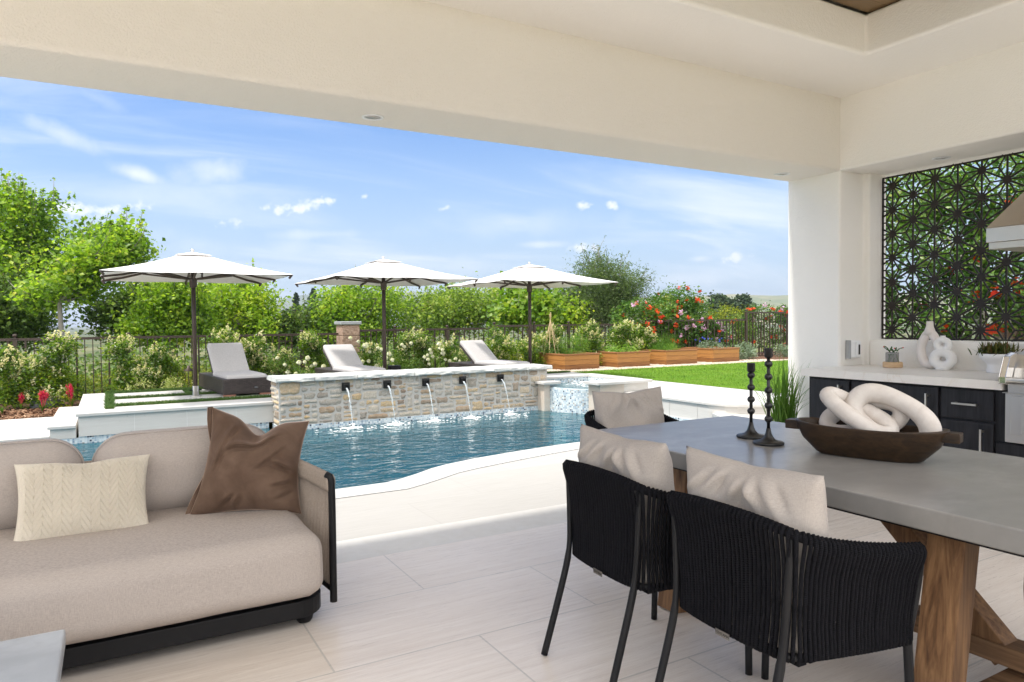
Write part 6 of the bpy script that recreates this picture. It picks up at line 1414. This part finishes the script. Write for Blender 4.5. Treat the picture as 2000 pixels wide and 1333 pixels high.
far_tree('dark tree on the skyline right of the middle umbrella', 'broadleaf', 845, 570, 44, 125, 707, 1000)
far_tree('small dark tree on the skyline left of the bigger one', 'broadleaf', 792, 588, 22, 130, 708, 500)
far_tree('dark tree showing between the second and third umbrellas', 'broadleaf', 968, 565, 34, 120, 709, 900)
far_tree('dark rounded eucalyptus on the right skyline, left of its pair', 'broadleaf', 1398, 574, 74, 95, 710, 3600)
far_tree('dark spreading eucalyptus on the right skyline, right of its pair', 'broadleaf', 1440, 576, 66, 95, 711, 3200)
far_tree('thin palm rising beyond the vine left of the eucalyptus', 'palm', 1278, 580, 16, 70, 712)
far_tree('low round tree far off just left of the column', 'broadleaf', 1530, 598, 36, 120, 713, 700)
far_tree('slim palm far off beyond the tall fence', 'palm', 1470, 596, 12, 140, 714)

# ================================================================== LAND
def ground():
    xs = np.concatenate([np.linspace(-4000, -400, 10), np.linspace(-300, -40, 12), np.arange(-30, 60.1, 1.5), np.linspace(80, 400, 14), np.linspace(600, 5000, 12)])
    ys = np.concatenate([np.linspace(-300, -20, 6), np.arange(-12, 60.1, 1.2), np.linspace(66, 160, 14), np.linspace(200, 900, 10), np.linspace(1100, 6000, 12)])
    G = np.zeros((len(xs), len(ys), 3))
    for i, x in enumerate(xs):
        for j, y in enumerate(ys):
            z = terrain_z(x, y)
            if -8.5 < x < 8.5 and 3.2 < y < 12: z = -1.6
            elif y < 15.3: z = min(z, -.06) if x < 7.3 else .12
            if x >= 7.3 and y < 15.3: z = .12 if x > 9 else -.06
            if -8.5 < x < 8.5 and 3.2 < y < 12: z = -1.6
            if y > 60: z += 1.5*math.sin(x*.03)*math.cos(y*.021)
            G[i, j] = (x, y, z)
    c = MB(); c.grid(G); o = c.build('terrain', M['brushland'], smooth=True); struct(o)
def brushland():
    t = NT('brushland'); a = t.noise(.35, detail=6, rough=.65); b = t.noise(.02, detail=5); c = t.vor(.09)
    col = t.ramp(a, [(.35, (.03, .05, .015)), (.5, (.07, .10, .026)), (.65, (.14, .13, .06))]); col = t.mix(t.rng(b, .42, .6, 0, .7), col, (.20, .19, .09)); col = t.mix(t.ramp(c, [(.22, (1, 1, 1)), (.34, (0, 0, 0))]), col, (.035, .065, .022))
    t.set(col, .95, 0, .1); t.bump(a, .6, .3); return t.m
M['brushland'] = brushland(); ground()
# canyon brush below the fence: one mass of scrub
r = np.random.default_rng(55); N = 60000; K = 900
yy = 18.3+26*r.uniform(0, 1, K)**1.15; xx = r.uniform(-.55, 1.35, K)*yy+r.normal(0, 2, K)
cz = np.array([terrain_z(x, y) for x, y in zip(xx, yy)]); hh = r.uniform(.6, 2.0, K)*np.where(yy > 22, 1.25, .75); cc = np.stack([xx, yy, cz+hh*.45], 1); k = r.integers(0, K, N)
c = cc[k]+r.normal(0, 1, (N, 3))*np.stack([.55*hh[k], .5*hh[k], .26*hh[k]], 1)*.8
struct(MB().quads(leaf_quads(r, c, .17, .6, .5)).build('canyon_brush', T3['brush']), 'stuff')
K2 = 620; yy = r.uniform(15.7, 18.6, K2); xx = r.uniform(-.35, .95, K2)*yy; cz = np.array([terrain_z(x, y) for x, y in zip(xx, yy)]); hh = r.uniform(.5, 1.25, K2); cc = np.stack([xx, yy, cz+hh*.4], 1); k = r.integers(0, K2, 62000)
c = cc[k]+r.normal(0, 1, (62000, 3))*np.stack([.5*hh[k], .5*hh[k], .3*hh[k]], 1)*.8
struct(MB().quads(leaf_quads(r, c, .095, .6, .5)).build('slope_brush', T3['brush']), 'stuff')
N = 9000; dd = r.uniform(48, 150, N); an = r.uniform(-.25, 1.15, N); kx = np.round(an*60)/60+r.normal(0, .006, N); c = np.stack([dd*np.sin(kx), dd*np.cos(kx), -7.8+r.uniform(0, 1, N)**.7*(3.2+2.4*np.sin(kx*31+np.round(dd/14))*1.0)], 1)
struct(MB().quads(leaf_quads(r, c, .95, .7, .5)).build('far_woods', T3['brush']), 'stuff')
# hills on the horizon: ridge heights read against the skyline, each ridge a body of land with depth
def hills(name, pts, d0, d1, m, seed, base=-12):
    r = np.random.default_rng(seed); px = np.linspace(pts[0][0], pts[-1][0], 150); py = np.interp(px, [p[0] for p in pts], [p[1] for p in pts]); G = []
    ph = r.uniform(0, 6, 8)
    for i, (x, y) in enumerate(zip(px, py)):
        d = ray(x, y); d = d/np.linalg.norm(d[:2]); ring = []
        for j in range(26):
            f = j/25; dist = d0+(d1-d0)*f; prof = math.sin(min(1, f/.62)*PI/2)**1.3 if f < .62 else math.cos((f-.62)/.38*PI/2)**.8
            top = EYE+d[2]*(d0+(d1-d0)*.62); ru = sum(math.sin(x*.012*(k+1)*1.7+f*9*(k+1)*.6+ph[k])/(k+1) for k in range(6))
            z = base+(top-base)*prof*(1+.085*ru*(1-abs(prof-.5))*(.25 if prof > .96 else 1))
            ring.append((d[0]*dist, d[1]*dist, z))
        G.append(ring)
    c = MB(); c.grid(G); struct(c.build(name, m, smooth=True))
def hillmat(name, a, b, c_):
    t = NT(name); n = t.noise(.006, detail=8, rough=.62); f = t.noise(.03, detail=6, rough=.7); col = t.ramp(n, [(.38, a), (.55, b), (.68, c_)]); col = t.mix(t.rng(f, .5, .62, 0, .7), col, (.06, .085, .035)); t.set(col, 1, 0, .05); return t.m
M['hill_far'] = hillmat('far hills', (.09, .12, .06), (.14, .15, .08), (.20, .18, .11)); M['hill_right'] = hillmat('dry green hills', (.14, .17, .07), (.26, .24, .12), (.34, .28, .16))
hills('hills', [(250, 606), (420, 600), (500, 594), (540, 586), (590, 577), (640, 572), (680, 571), (720, 576), (770, 574), (800, 571), (860, 572), (930, 576), (990, 580), (1060, 586), (1130, 592), (1260, 600), (1400, 606)], 2100, 3400, M['hill_far'], 1)
hills('hills', [(1080, 604), (1180, 592), (1240, 583), (1300, 580), (1380, 581), (1420, 579), (1460, 577), (1510, 578), (1560, 577), (1650, 573), (1800, 575), (2100, 590)], 1150, 2100, M['hill_right'], 2)
# the air that fades the hills
hz = MB(); hz.box(-4500, 5600, -700, 6500, -30, 118); ho = hz.build('haze', None); ho['kind'] = 'stuff'
hm = bpy.data.materials.new('haze'); hm.use_nodes = True; hn = hm.node_tree; hn.nodes.clear(); pv = hn.nodes.new('ShaderNodeVolumePrincipled'); oo = hn.nodes.new('ShaderNodeOutputMaterial'); hn.links.new(pv.outputs[0], oo.inputs['Volume'])
pv.inputs['Color'].default_value = (.80, .88, 1, 1); pv.inputs['Density'].default_value = HAZE = .00034; pv.inputs['Anisotropy'].default_value = .3
ho.data.materials.clear(); ho.data.materials.append(hm)
